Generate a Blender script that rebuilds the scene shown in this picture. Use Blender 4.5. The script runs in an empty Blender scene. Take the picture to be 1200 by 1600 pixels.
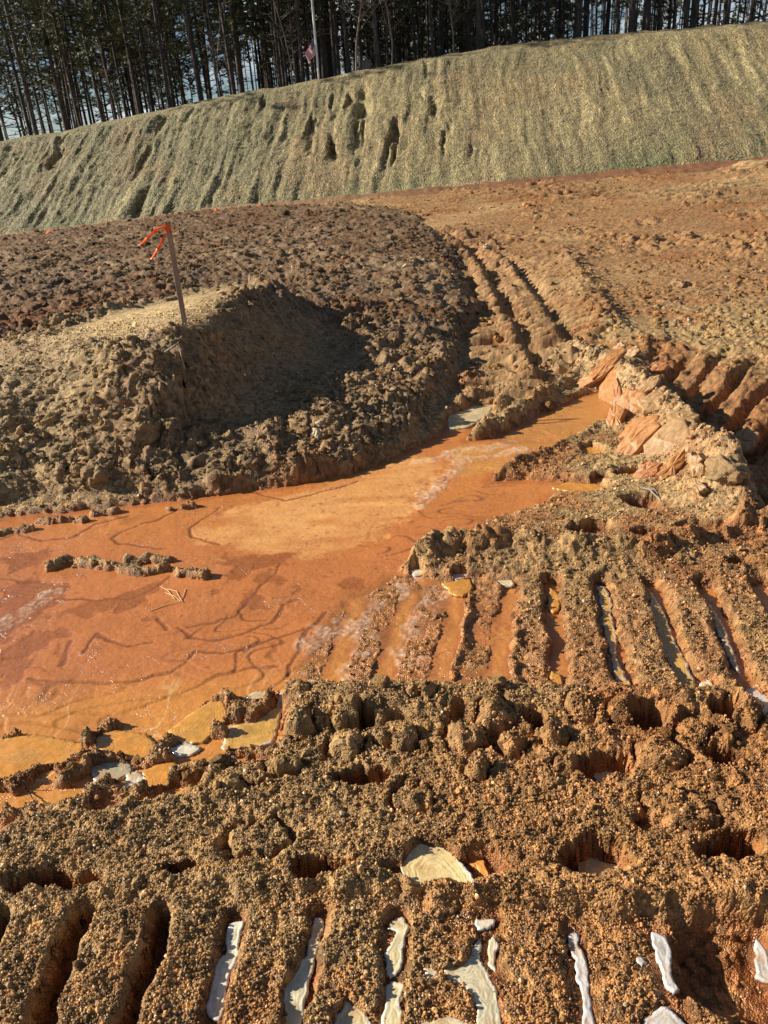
import bpy, bmesh, math, random
import numpy as np
from mathutils import Vector, Matrix, Euler

random.seed(7)
RNG = np.random.default_rng(7)
R = math.radians
SC = bpy.context.scene
COL = SC.collection

# ---------------------------------------------------------------- camera, world, sun, exposure
PITCH, ROLL, CAM_H, FPX = 24.8, 4.2, 1.7, 1202.0
_p, _r = R(PITCH), R(ROLL)
FW = np.array([0, math.cos(_p), -math.sin(_p)])
_up0 = np.array([0, math.sin(_p), math.cos(_p)])
_rt0 = np.array([1.0, 0, 0])
RT = _rt0 * math.cos(_r) - _up0 * math.sin(_r)
UP = _rt0 * math.sin(_r) + _up0 * math.cos(_r)
CAM = np.array([0, 0, CAM_H])
cd = bpy.data.cameras.new('camera')
cam = bpy.data.objects.new('camera', cd)
COL.objects.link(cam)
cd.sensor_fit = 'HORIZONTAL'
cd.sensor_width = 36.0
cd.lens = 36.0 * FPX / 1200.0
cd.clip_start = 0.05
cd.clip_end = 2000
_m = Matrix(((RT[0], UP[0], -FW[0], 0), (RT[1], UP[1], -FW[1], 0), (RT[2], UP[2], -FW[2], CAM_H), (0, 0, 0, 1)))
cam.matrix_world = _m
SC.camera = cam

SUN_AZ, SUN_EL = 84.0, 28.5          # azimuth counted from +y towards -x
w = bpy.data.worlds.new('World')
SC.world = w
w.use_nodes = True
wt = w.node_tree
wt.nodes.clear()
sky = wt.nodes.new('ShaderNodeTexSky')
sky.sky_type = 'NISHITA'
sky.sun_disc = False
sky.sun_elevation = R(SUN_EL)
sky.sun_rotation = R(-SUN_AZ)
sky.air_density = 1.0
sky.dust_density = 0.25
sky.ozone_density = 3.0
bg = wt.nodes.new('ShaderNodeBackground')
bg.inputs['Strength'].default_value = 0.05
wo = wt.nodes.new('ShaderNodeOutputWorld')
# thin low clouds in the sky, white against the blue
tc = wt.nodes.new('ShaderNodeTexCoord')
mp = wt.nodes.new('ShaderNodeMapping')
mp.inputs['Scale'].default_value = (2.2, 2.2, 5.5)
cn = wt.nodes.new('ShaderNodeTexNoise')
cn.inputs['Scale'].default_value = 1.6
cn.inputs['Detail'].default_value = 7
cn.inputs['Roughness'].default_value = 0.6
cr = wt.nodes.new('ShaderNodeValToRGB')
cr.color_ramp.elements[0].position = 0.50
cr.color_ramp.elements[1].position = 0.66
mx = wt.nodes.new('ShaderNodeMix')
mx.data_type = 'RGBA'
mx.inputs[7].default_value = (14, 14.6, 15.5, 1)
wt.links.new(tc.outputs['Generated'], mp.inputs['Vector'])
wt.links.new(mp.outputs[0], cn.inputs['Vector'])
wt.links.new(cn.outputs['Fac'], cr.inputs[0])
sx = wt.nodes.new('ShaderNodeSeparateXYZ'); wt.links.new(tc.outputs['Generated'], sx.inputs[0])
zr = wt.nodes.new('ShaderNodeMapRange'); zr.inputs[1].default_value = .12; zr.inputs[2].default_value = .32; zr.inputs[3].default_value = 1; zr.inputs[4].default_value = .12
wt.links.new(sx.outputs['Z'], zr.inputs[0])
cm = wt.nodes.new('ShaderNodeMath'); cm.operation = 'MULTIPLY'; wt.links.new(cr.outputs[0], cm.inputs[0]); wt.links.new(zr.outputs[0], cm.inputs[1])
wt.links.new(cm.outputs[0], mx.inputs[0])
wt.links.new(sky.outputs[0], mx.inputs[6])
wt.links.new(mx.outputs[2], bg.inputs['Color'])
wt.links.new(bg.outputs[0], wo.inputs[0])

sd = bpy.data.lights.new('sun', 'SUN')
sd.energy = 5.0
sd.angle = R(0.53)
sd.color = (1.0, 0.92, 0.80)
sun = bpy.data.objects.new('sun', sd)
COL.objects.link(sun)
sdir = Vector((-math.sin(R(SUN_AZ)) * math.cos(R(SUN_EL)), math.cos(R(SUN_AZ)) * math.cos(R(SUN_EL)), math.sin(R(SUN_EL))))
sun.rotation_euler = sdir.to_track_quat('Z', 'Y').to_euler()
sun.location = (-20, 8, 12)
SC.view_settings.view_transform = 'Standard'
SC.view_settings.look = 'None'
SC.view_settings.gamma = 1
SC.view_settings.exposure = 0.62
SC.view_settings.use_curve_mapping = False

# ---------------------------------------------------------------- helpers
def at(x, y, z=0.0):
    """point of the place, at height z, seen at photo pixel (x, y)"""
    d = FW + RT * ((x - 600) / FPX) + UP * ((800 - y) / FPX)
    t = (z - CAM_H) / d[2]
    return CAM + d * t

def foot_line(x): return 26 - .13 * np.clip(x, -24, 34)
def foot_z(x): return np.interp(x, [-30, -12, -5, 0, 6, 12, 40], [-.3, 0, .38, .5, .64, .7, .8])
def lift(x, y):
    """the plain rises gently towards the straw slope"""
    t = np.clip((y - 6.5) / (foot_line(x) - 6.5), 0, 1)
    return foot_z(x) * t * t * (1.6 - .6 * t)
def at_plain(x, y):
    p = at(x, y)
    for _ in range(12):
        p = .5 * p + .5 * at(x, y, float(lift(p[0], min(p[1], 60))))
    return p
def atxy(pts, z=0.0):
    return np.array([(at_plain(x, y) if (z == 0 and y < 520) else at(x, y, z))[:2] for x, y in pts])

def at_depth(x, y, Y):
    d = FW + RT * ((x - 600) / FPX) + UP * ((800 - y) / FPX)
    return CAM + d * (Y / d[1])

def tag(o, label=None, cat=None, group=None, kind=None):
    if label: o['label'] = label
    if cat: o['category'] = cat
    if group: o['group'] = group
    if kind: o['kind'] = kind
    return o

def link(name, me, mat=None, parent=None):
    o = bpy.data.objects.new(name, me)
    COL.objects.link(o)
    if mat is not None and me is not None and len(me.materials) == 0:
        me.materials.append(mat)
    if parent is not None:
        o.parent = parent
    return o

def np_mesh(name, V, F, smooth=True, attrs=None, k=None):
    me = bpy.data.meshes.new(name)
    k = F.shape[1]
    me.vertices.add(len(V))
    me.vertices.foreach_set('co', np.ascontiguousarray(V, dtype=np.float32).ravel())
    me.loops.add(F.size)
    me.loops.foreach_set('vertex_index', np.ascontiguousarray(F, dtype=np.int32).ravel())
    me.polygons.add(len(F))
    me.polygons.foreach_set('loop_start', np.arange(0, F.size, k, dtype=np.int32))
    me.polygons.foreach_set('loop_total', np.full(len(F), k, dtype=np.int32))
    me.polygons.foreach_set('use_smooth', np.full(len(F), smooth, dtype=bool))
    me.update(calc_edges=True)
    for an, (typ, arr) in (attrs or {}).items():
        a = me.attributes.new(an, typ, 'POINT')
        if typ == 'FLOAT_COLOR':
            c = np.ones((len(V), 4), np.float32); c[:, :3] = arr
            a.data.foreach_set('color', c.ravel())
        elif typ == 'FLOAT_VECTOR':
            a.data.foreach_set('vector', arr.astype(np.float32).ravel())
        else:
            a.data.foreach_set('value', arr.astype(np.float32).ravel())
    return me

_T = np.random.default_rng(11).random((256, 256))
_J = np.random.default_rng(12).random((256, 256, 3))
def vnoise(x, y, s, seed=0):
    """smooth value noise in -1..1, feature size s metres"""
    X = x / s + seed * 17.37; Y = y / s + seed * 9.71
    i = np.floor(X).astype(np.int64); j = np.floor(Y).astype(np.int64)
    fx = X - i; fy = Y - j
    fx = fx * fx * (3 - 2 * fx); fy = fy * fy * (3 - 2 * fy)
    i0 = i & 255; j0 = j & 255; i1 = (i + 1) & 255; j1 = (j + 1) & 255
    a = _T[i0, j0]; b = _T[i1, j0]; c = _T[i0, j1]; d = _T[i1, j1]
    return (a + (b - a) * fx + (c - a) * fy + (a - b - c + d) * fx * fy) * 2 - 1

def fbm(x, y, s, octv=4, seed=0, gain=0.5):
    r = 0; a = 1.0; n = 0
    for o in range(octv):
        c, sn = math.cos(o * 1.1 + seed), math.sin(o * 1.1 + seed)
        r = r + a * vnoise(c * x - sn * y, sn * x + c * y, s, seed + o * 3.3); n += a
        a *= gain; s *= 0.5
    return r / n

def worley(x, y, s, seed=0):
    """F1 distance (in cells) and a random number of the nearest cell"""
    X = (x / s + seed * 31.7).astype(np.float32); Y = (y / s + seed * 13.3).astype(np.float32)
    i = np.floor(X).astype(np.int32); j = np.floor(Y).astype(np.int32)
    best = np.full(X.shape, 9.0, np.float32); rnd = np.zeros(X.shape, np.float32)
    J = _J.astype(np.float32)
    for di in (-1, 0, 1):
        for dj in (-1, 0, 1):
            q = J[(i + di) & 255, (j + dj) & 255]
            dx = i + di + q[..., 0] - X; dy = j + dj + q[..., 1] - Y
            d = dx * dx + dy * dy
            m = d < best
            best = np.where(m, d, best); rnd = np.where(m, q[..., 2], rnd)
    return np.sqrt(best), rnd

def sstep(a, b, x):
    t = np.clip((x - a) / (b - a), 0, 1)
    return t * t * (3 - 2 * t)

def seg_dist(x, y, P):
    """distance to polyline P, and position 0..1 along it"""
    P = np.asarray(P, float)
    best = np.full(x.shape, 1e9); tt = np.zeros(x.shape)
    L = np.concatenate([[0], np.cumsum(np.hypot(*(P[1:] - P[:-1]).T))])
    for k in range(len(P) - 1):
        a, b = P[k], P[k + 1]; d = b - a; l2 = d @ d + 1e-12
        t = np.clip(((x - a[0]) * d[0] + (y - a[1]) * d[1]) / l2, 0, 1)
        q = (x - a[0] - t * d[0]) ** 2 + (y - a[1] - t * d[1]) ** 2
        m = q < best
        best = np.where(m, q, best); tt = np.where(m, (L[k] + t * (L[k + 1] - L[k])), tt)
    return np.sqrt(best), tt

def inside(x, y, P):
    P = np.asarray(P, float); r = np.zeros(x.shape, bool)
    n = len(P)
    for k in range(n):
        x0, y0 = P[k]; x1, y1 = P[(k + 1) % n]
        if y0 == y1: continue
        c = ((y0 > y) != (y1 > y)) & (x < (x1 - x0) * (y - y0) / (y1 - y0) + x0)
        r ^= c
    return r

def sdf(x, y, P):
    P = np.asarray(P, float)
    d, _ = seg_dist(x, y, np.vstack([P, P[:1]]))
    return np.where(inside(x, y, P), -d, d)

def local(x, y, P, pad, fn):
    """evaluate fn only near P"""
    P = np.asarray(P)
    m = (x > P[:, 0].min() - pad) & (x < P[:, 0].max() + pad) & (y > P[:, 1].min() - pad) & (y < P[:, 1].max() + pad)
    out = np.full(x.shape, 9.0)
    if m.any(): out[m] = fn(x[m], y[m], P)
    return out

def lsdf(x, y, P, pad=0.25): return local(x, y, P, pad, sdf)
def lseg(x, y, P, pad=0.5): return local(x, y, P, pad, lambda a, b, c: seg_dist(a, b, c)[0])

# ---------------------------------------------------------------- layout traced at photo pixels, put on the ground at true distance
PUDDLE = atxy([(-260, 830), (0, 812), (60, 806), (130, 800), (200, 792), (270, 785), (330, 776), (400, 768), (470, 757), (520, 745), (560, 735), (610, 717), (650, 700), (690, 682),
               (700, 655), (735, 636), (775, 632), (768, 650), (740, 672), (728, 690), (770, 684), (830, 655), (880, 632), (915, 617), (950, 612), (962, 640), (945, 660), (900, 685), (850, 710), (790, 735), (765, 752),
               (830, 752), (920, 758), (940, 775), (860, 778), (840, 800), (780, 812), (720, 842), (670, 862), (625, 890), (640, 905), (730, 915), (790, 918), (785, 960), (775, 1030), (770, 1085),
               (700, 1082), (600, 1078), (450, 1074), (436, 1082), (446, 1125), (425, 1165), (340, 1178), (322, 1212), (305, 1250), (250, 1256), (150, 1272), (60, 1285), (20, 1300), (-30, 1330), (-260, 1420)])
PILE = atxy([(-700, 860), (-260, 815), (0, 800), (60, 796), (130, 792), (200, 784), (270, 778), (330, 769), (400, 760), (470, 750), (520, 738), (560, 727), (610, 709), (650, 693), (685, 672),
             (700, 640), (722, 600), (738, 550), (745, 500), (738, 450), (715, 400), (680, 365), (635, 338), (590, 328), (500, 328), (400, 334), (250, 350), (120, 368), (0, 384), (-300, 420), (-900, 480)])
CREST = [(-4.6, 4.9), (-3.3, 4.9), (-2.3, 4.95), (-1.75, 5.1), (-1.26, 5.2), (-1.15, 5.9), (-1.0, 6.8), (-0.9, 7.5), (-0.3, 8.6)]
FLAT = [(-1.95, 5.25), (-1.6, 5.02), (-1.35, 5.05), (-1.18, 5.3), (-1.12, 5.9), (-.98, 6.8), (-1.0, 7.5), (-1.6, 7.5), (-2.0, 6.8), (-2.35, 6.1), (-2.5, 5.6)]
BAND_B = atxy([(440, 1078), (480, 1000), (545, 930), (620, 895), (700, 905), (860, 905), (1000, 910), (1110, 915), (1400, 900), (1500, 1100), (1150, 1090), (1000, 1095), (860, 1088), (700, 1080)])
BAND_A = atxy([(-300, 1440), (60, 1432), (250, 1428), (500, 1424), (760, 1430), (1040, 1440), (1400, 1450), (1500, 1900), (-300, 1900)])
GROOVE_B = [[(560, 940), (520, 1065)], [(640, 930), (600, 1068)], [(718, 925), (690, 1075)], [(800, 920), (772, 1080)],
            [(862, 915), (868, 990), (878, 1090)], [(938, 915), (955, 1000), (982, 1092)], [(1018, 915), (1045, 1000), (1085, 1100)],
            [(1100, 915), (1130, 980), (1165, 1075)], [(1185, 915), (1230, 1000), (1280, 1080)], [(1270, 915), (1330, 1000), (1380, 1080)]]
GROOVE_A = [[(5, 1445), (-60, 1600), (-100, 1700)], [(135, 1440), (95, 1530), (60, 1640)], [(258, 1440), (232, 1520), (195, 1620), (180, 1700)], [(368, 1436), (350, 1530), (325, 1620), (315, 1700)],
            [(497, 1432), (482, 1520), (450, 1640)], [(622, 1432), (615, 1520), (600, 1640)], [(762, 1436), (765, 1520), (770, 1640)],
            [(893, 1450), (905, 1520), (928, 1620), (935, 1700)], [(1025, 1455), (1045, 1530), (1075, 1640)], [(1182, 1455), (1192, 1530), (1230, 1660)], [(1310, 1455), (1350, 1560), (1380, 1660)]]
HOLES = [  # pixel centre, radii in metres (x, y), depth
    (565, 1218, .085, .035, .085), (500, 1362, .075, .05, .13), (290, 1368, .075, .032, .10), (95, 1385, .12, .03, .08), (945, 1196, .075, .05, .10), (930, 1345, .085, .05, .10),
    (1128, 1183, .06, .04, .12), (1142, 1322, .075, .045, .13), (700, 1352, .17, .05, .05), (830, 1130, .04, .03, .09), (1010, 1130, .045, .035, .09), (1125, 1120, .05, .03, .09),
    (720, 1130, .03, .04, .06), (565, 1130, .02, .05, .07), (375, 1185, .10, .03, .05), (420, 1225, .09, .02, .04), (150, 1222, .03, .02, .03),
    (1145, 1500, .12, .13, .07), (1000, 790, .09, .09, .08), (920, 832, .09, .07, .07), (1010, 840, .08, .05, .06), (940, 745, .05, .05, .05), (1100, 835, .12, .07, .06), (1160, 880, .07, .04, .06), (1035, 795, .05, .05, .04), (1100, 1060, .03, .03, .02)]
BOULD = [(470, 1130, .05, .07, .05), (540, 1118, .055, .055, .045), (545, 1165, .06, .05, .04), (620, 1150, .08, .07, .05), (650, 1098, .03, .03, .04), (675, 1100, .022, .03, .04), (725, 1150, .085, .075, .055), (745, 1205, .04, .035, .045),
         (770, 1125, .05, .04, .04), (800, 1165, .05, .05, .035), (860, 1150, .055, .045, .04), (915, 1120, .035, .05, .035), (975, 1120, .05, .05, .045), (1045, 1125, .04, .045, .045), (1080, 1150, .05, .04, .03), (1160, 1120, .05, .05, .04), (890, 1190, .05, .04, .025), (1030, 1180, .08, .06, .03),
         (450, 1195, .06, .04, .025), (650, 1240, .07, .05, .015), (1060, 1260, .09, .07, .018), (400, 1310, .1, .05, .015)]
RUBBLE = atxy([(915, 560), (950, 575), (1000, 600), (1045, 640), (1080, 685), (1125, 725), (1150, 760)], .1)
RUT = [(2.12, 7.0), (2.7, 7.1), (3.0, 6.3), (3.2, 5.6), (3.6, 4.4), (3.8, 3.2), (2.3, 2.9), (1.90, 3.4), (1.95, 4.6), (1.98, 5.6)]

# ice in the bottom of the cleat grooves and holes: (pixel outline, z, colour key, label)
ICE = [
 ([(360,1442),(380,1440),(374,1475),(372,1500),(360,1520),(355,1545),(350,1575),(345,1595),(325,1588),(322,1575),(335,1530),(342,1500),(355,1490),(350,1468)], 'white', 'long pale ice strip lying in the fourth groove from the left at the bottom'),
 ([(490,1436),(505,1434),(507,1450),(500,1475),(493,1495),(490,1520),(480,1560),(470,1610),(440,1610),(445,1575),(440,1548),(460,1520),(478,1495),(485,1465)], 'stripe', 'creamy ice strip with grey veins widening towards the bottom edge, left of centre'),
 ([(604,1450),(615,1436),(630,1432),(640,1445),(636,1465),(630,1485),(628,1505),(620,1520),(608,1528),(602,1515),(602,1490),(612,1470),(620,1455),(610,1452)], 'cream', 'narrow hooked ice strip in the groove below the fan shaped ice'),
 ([(600,1543),(610,1533),(632,1537),(627,1560),(625,1600),(620,1640),(585,1640),(592,1600),(598,1575)], 'cream', 'squarish cream ice piece at the bottom edge below the narrow hooked strip'),
 ([(743,1437),(775,1438),(772,1448),(755,1452),(746,1455)], 'white', 'small white ice chip at the top of the groove right of the hooked strip'),
 ([(742,1470),(750,1468),(752,1480),(748,1500),(770,1530),(782,1575),(788,1640),(745,1640),(745,1575),(735,1550),(715,1540),(697,1530),(690,1512),(720,1505),(735,1490)], 'stripe', 'largest grey cream ice sheet with curved growth lines at the bottom centre'),
 ([(658,1513),(688,1513),(685,1520),(680,1530),(670,1532)], 'cream', 'small broken ice triangle beside the large bottom ice sheet'),
 ([(765,1470),(775,1463),(778,1480),(774,1505),(776,1520),(768,1515),(763,1495)], 'cream', 'thin ragged ice sliver just right of the large bottom ice sheet'),
 ([(630,1340),(655,1318),(670,1322),(692,1322),(712,1336),(730,1360),(752,1388),(735,1398),(715,1394),(700,1392),(680,1396),(655,1402),(634,1392),(625,1370),(626,1350)], 'fan', 'fan shaped cream and yellow ice plate in the wide shallow hollow'),
 ([(888,1460),(905,1455),(903,1475),(912,1495),(920,1540),(932,1610),(913,1610),(908,1560),(900,1530),(898,1500),(888,1480)], 'grey', 'very long thin grey ice strip reaching the bottom edge, right of centre'),
 ([(1017,1457),(1040,1465),(1052,1485),(1052,1510),(1050,1525),(1063,1550),(1052,1552),(1035,1530),(1028,1500),(1022,1475)], 'grey', 'wavy grey white ice strip with a forked lower end near the bottom right'),
 ([(1180,1455),(1190,1475),(1198,1490),(1212,1540),(1180,1525),(1178,1500)], 'grey', 'crumpled white ice cut by the right edge of the picture near the bottom'),
 ([(1005,1588),(1035,1570),(1062,1590),(1078,1615),(1000,1615)], 'grey', 'milky round ice lump on the bottom edge below the wavy strip'),
 ([(858,918),(872,925),(875,950),(866,958),(857,950)], 'amber', 'small amber ice patch at the upper end of the leftmost icy upper groove'),
 ([(860,1046),(876,1056),(882,1075),(892,1096),(872,1098),(862,1075)], 'amber', 'yellow ice wedge at the lower end of the leftmost icy upper groove'),
 ([(932,917),(945,917),(957,940),(955,960),(965,1000),(962,1025),(987,1075),(991,1097),(970,1088),(960,1050),(955,1020),(945,990),(940,950)], 'edge', 'long broken ice ribbon in the second icy groove of the upper track'),
 ([(1013,920),(1035,950),(1050,990),(1070,1030),(1094,1080),(1085,1106),(1060,1070),(1035,1010),(1020,970)], 'edge', 'longest yellow ice ribbon with white rims in the third icy groove of the upper track'),
 ([(1105,940),(1130,975),(1142,1010),(1158,1055),(1140,1032),(1124,995)], 'edge', 'slim white ice ribbon in the rightmost groove of the upper track'),
 ([(1150,1082),(1178,1072),(1215,1100),(1205,1135),(1165,1125)], 'grey', 'lumpy grey ice patch at the right edge between the two tracks'),
 ([(925,1206),(945,1202),(975,1206),(976,1216),(962,1224),(932,1220)], 'white', 'white ice flap in the upper round hole on the right'),
 ([(898,1344),(925,1335),(945,1345),(972,1352),(968,1370),(935,1378),(902,1366)], 'cream', 'cloudy ice in the lower round hole on the right, half in shade'),
 ([(638,890),(650,886),(664,892),(660,899),(645,900)], 'white', 'tiny oval ice chip at the left end of the ridge above the upper track'),
 ([(704,897),(728,894),(731,901),(712,906)], 'white', 'small white ice blade standing over the yellow ice patch'),
 ([(690,912),(735,903),(740,918),(722,932),(705,928)], 'amber', 'flat yellow ice patch under the ridge left of the upper track'),
 ([(778,908),(800,905),(806,913),(790,918)], 'cream', 'pale ice tongue under the ridge above the upper track'),
 ([(1092,1066),(1110,1062),(1120,1075),(1102,1082)], 'cream', 'little ice scrap between the upper track and the lumpy grey ice'),
 ([(990,1500),(1002,1494),(1010,1504),(1000,1512)], 'grey', 'tiny grey ice fleck left of the wavy ice strip'),
 ([(520,1590),(545,1560),(570,1580),(590,1612),(520,1620)], 'cream', 'broken crumbs of clear ice by the bottom edge, centre left'),
 ([(640,1605),(700,1588),(735,1600),(738,1640),(640,1640)], 'cream', 'dull ice plate on the bottom edge between the square piece and the large sheet'),
]
SHORE = [
 ([(-60,1162),(0,1153),(60,1148),(130,1162),(133,1178),(100,1195),(50,1202),(20,1218),(-60,1230)], 'amber', 'big amber ice pane with white veins at the left end of the shore'),
 ([(150,1150),(175,1140),(230,1146),(243,1162),(236,1184),(205,1190),(165,1180),(148,1168)], 'amber', 'rounded amber ice pane between the big left pane and the pale panes'),
 ([(262,1142),(290,1120),(330,1095),(352,1098),(356,1120),(330,1148),(318,1162),(275,1160)], 'yellow', 'yellow ice pane below the dark mud lump at the puddle shore'),
 ([(360,1136),(395,1128),(428,1108),(438,1076),(448,1082),(440,1120),(425,1160),(395,1172),(345,1170)], 'edge', 'cream ice pane with a bright rim reaching up to the track ridge'),
 ([(140,1200),(170,1190),(205,1192),(207,1212),(180,1220),(145,1222)], 'pale', 'pale grey ice pane wedged between two mud lumps on the shore'),
 ([(196,1212),(215,1204),(227,1215),(224,1232),(205,1240),(194,1230)], 'white', 'round whitish ice piece beside the orange pane on the shore'),
 ([(222,1205),(245,1195),(275,1186),(276,1200),(262,1228),(236,1236),(226,1228)], 'amber', 'orange ice pane just right of the round whitish piece'),
 ([(60,1252),(95,1240),(130,1236),(122,1258),(95,1268),(66,1266)], 'amber', 'small orange ice pane in the notch above the foreground bank'),
 ([(262,1244),(290,1230),(318,1226),(300,1246),(272,1254)], 'yellow', 'thin yellow ice pane at the foot of the foreground bank'),
 ([(262,1170),(290,1160),(315,1168),(300,1180),(270,1182)], 'white', 'white half moon ice piece under the yellow shore pane'),
 ([(385,1088),(410,1078),(425,1080),(415,1098),(392,1104)], 'cream', 'small cream ice pane at the top end of the shore'),
 ([(700,650),(740,635),(772,632),(760,650),(730,668),(702,672)], 'cream', 'cream ice pane in the corner between the spoil pile and the first wheel rut'),
 ([(905,702),(925,698),(945,706),(940,718),(912,718)], 'amber', 'upright looking amber ice slab just below the muddy dyke'),
 ([(960,742),(990,738),(1020,742),(1010,752),(965,756)], 'amber', 'flat orange ice slab at the lower end of the rubble'),
 ([(890,752),(930,756),(962,770),(950,778),(900,770),(860,762)], 'amber', 'long lens shaped ice slab in the sand below the rubble'),
]

# ---------------------------------------------------------------- the ground height
S_FW = FW[1]
def height(x, y):
    """returns z and masks"""
    n = x.shape
    wx = x + 0.03 * fbm(x, y, .12, 3, 1) + 0.012 * vnoise(x, y, .03, 5)
    wy = y + 0.03 * fbm(x, y, .12, 3, 2) + 0.012 * vnoise(x, y, .03, 6)
    near = sstep(4.6, 3.2, y + 0.2 * x)
    far = sstep(7, 16, y)
    z = np.full(n, 0.035) + 0.016 * fbm(x, y, 1.3, 3, 3)
    z = z + lift(x, y)
    rough = np.full(n, 0.35)
    # right hand smoother sand apron
    apron = lsdf(wx, wy, atxy([(700, 850), (830, 800), (960, 760), (1060, 745), (1120, 790), (1100, 850), (1000, 870), (800, 868)]), .4)
    z = z + 0.022 * sstep(.12, -.12, apron)
    # pile
    wq = .10 + .28 * sstep(6.5, 9, y)
    dp = sdf(x + wq * fbm(x, y, .7, 4, 8), y + wq * 2 * fbm(x, y, .9, 3, 9), PILE)
    pm = sstep(0.0, -1.1, dp)
    pile_in = sstep(.05, -.12, dp)
    pileh = .10 * (1 - np.exp(np.minimum(dp, 0) * 6)) + (.12 + .12 * sstep(6.5, 9, y) + .10 * sstep(-1.5, -3, x)) * (1 - np.exp(np.minimum(dp, 0) * 1.6))
    pileh *= 1 - .45 * sstep(9, 20, y)
    dc, _ = seg_dist(x, y, CREST)
    flat = sdf(x + .10 * fbm(x, y, .35, 3, 15), y + .10 * fbm(x, y, .35, 3, 16), np.array(FLAT))
    flatm = sstep(.10, -.30, flat)
    crest_z = np.interp(x, [-4.5, -3.2, -2.2, -1.3, 0], [.36, .42, .60, .75, .75]) * (1 - .25 * sstep(6.2, 8.0, y))
    fo = np.maximum(flat, 0) + .05 * fbm(x, y, .25, 3, 17)
    fall = np.where((x > -1.2), .46, .62)
    left_sh = 1 + .75 * sstep(-1.9, -2.6, x)
    prof = np.exp(-(np.maximum(fo, 0) / (fall * left_sh)) ** 1.7)
    back = sstep(.0, .7, (y - 5.6) - (x + 3.3) * 1.35) * (x < -1.2)
    prof = np.where(back > 0, np.minimum(prof, np.exp(-(np.maximum(fo, 0) / .28) ** 1.5)), prof)
    bump = (crest_z - .22) * prof
    # dark trench behind the mound
    tr, _ = seg_dist(x, y, [(-7.5, 8.6), (-4.6, 8.4), (-3.2, 8.5), (-2.0, 9.1)])
    trench = np.exp(-(tr / .75) ** 2)
    mound = pile_in * (pileh + bump * sstep(.0, -.7, dp)) - .16 * trench * pile_in
    z = z + mound
    # concave cut face right of the stake
    cut = lseg(x, y, [(-.9, 4.9), (-.7, 5.6), (-.45, 6.5)], 2.0)
    z = z - .05 * np.exp(-(cut / .30) ** 2) * pile_in
    steepf = np.exp(-(cut / .42) ** 2) * pile_in
    edge_env = None
    rough = np.maximum(rough, pile_in * (1.0 - .85 * flatm) * (1 - .65 * steepf))
    rough = rough * (1 - pile_in * .6 * sstep(-1.7, -2.3, x) * sstep(6.2, 5.2, y) * sstep(-.3, .2, fbm(x, y, .5, 2, 24) + .2))
    # middle lanes running away from the water
    laneA = lsdf(wx, wy, atxy([(700, 660), (722, 600), (742, 500), (735, 430), (690, 362), (760, 372), (800, 420), (850, 500), (900, 590), (830, 640), (740, 672)]), .6)
    lm = sstep(.08, -.08, laneA)
    dl = at(905, 595)[:2] - at(800, 395)[:2]; dl /= np.hypot(*dl)
    s = x * dl[0] + y * dl[1]
    rib = np.abs(((s + .035 * vnoise(x, y, .2, 4)) / .20) % 1 - .5) * 2
    z = z + lm * (.085 * sstep(.2, .8, rib) * (.5 + .8 * sstep(-.3, .3, fbm(x, y, .4, 2, 28))) - .01)
    rough = rough * (1 - lm) + lm * .5
    lnz = .65 + .9 * np.abs(fbm(x, y, .35, 3, 27))
    for ln, hh, ww in (([(690, 372), (722, 400), (750, 440), (778, 500), (815, 570), (832, 612)], .06, .075), ([(745, 385), (790, 420), (830, 470), (868, 530), (900, 580)], .055, .065)):
        d = lseg(wx, wy, atxy(ln), .4)
        z = z + hh * lnz * np.exp(-(d / ww) ** 2)
    for ln, hh, ww in (([(702, 372), (740, 400), (768, 440), (798, 500), (838, 575), (846, 600)], -.07, .09), ([(758, 385), (806, 420), (848, 470), (888, 530), (912, 560)], -.06, .09)):
        d = lseg(wx, wy, atxy(ln), .4)
        z = z + hh * np.exp(-(d / ww) ** 2)
    # clear cleat bars of one lane seen at 850-960, 430-540
    lb = lsdf(wx, wy, atxy([(840, 470), (900, 560), (955, 530), (965, 500), (900, 420), (850, 420)]), .5)
    bars = sstep(.15, .6, np.abs(((s + .02 * vnoise(x, y, .15, 6)) / .2) % 1 - .5) * 2)
    z = z + sstep(.05, -.1, lb) * (.12 * bars - .06)
    rough = rough * (1 - .7 * sstep(.05, -.1, lb))
    cl = lseg(wx, wy, atxy([(878, 395), (905, 430), (935, 490), (965, 530), (1010, 545)]), .9)
    rough = np.maximum(rough, .95 * np.exp(-(cl / .28) ** 2)); z = z + .05 * np.exp(-(cl / .22) ** 2)
    # the deep rut with big lugs on the right
    ru = lsdf(x + .05 * fbm(x, y, .3, 2, 41), y + .05 * fbm(x, y, .3, 2, 42), RUT, .8)
    rm = sstep(.16, -.12 - .3, ru + .28 * sstep(5.6, 6.8, y)) ** .8
    ax = np.array([.42, -.91])
    ang = R(44)
    s2 = .05 * fbm(x, y, .5, 2, 45) + x * math.cos(ang + 1.57) + y * math.sin(ang + 1.57)
    lug = sstep(.1, .55, 1 - np.abs(((s2 + .02 * vnoise(x, y, .15, 7)) / .27) % 1 - .5) * 2)
    rdep = (.15 + .15 * sstep(2.8, 2.25, x)) * (1 - .55 * sstep(5.2, 6.8, y))
    z = z - rm * rdep + rm * (.10 * (1 - .4 * sstep(5.2, 6.8, y)) * lug * (1 + .5 * fbm(x, y, .25, 3, 43)) + .03 * fbm(x, y, .12, 3, 44))
    rough = rough * (1 - rm) + rm * .6
    # rubble ridge: gentle towards the water, steep towards the rut
    drb = lseg(wx, wy, RUBBLE, .7)
    rxl = np.interp(y, RUBBLE[::-1, 1], RUBBLE[::-1, 0])
    rside = np.where(x + .02 * vnoise(x, y, .1, 26) > rxl, .075, .20)
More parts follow.
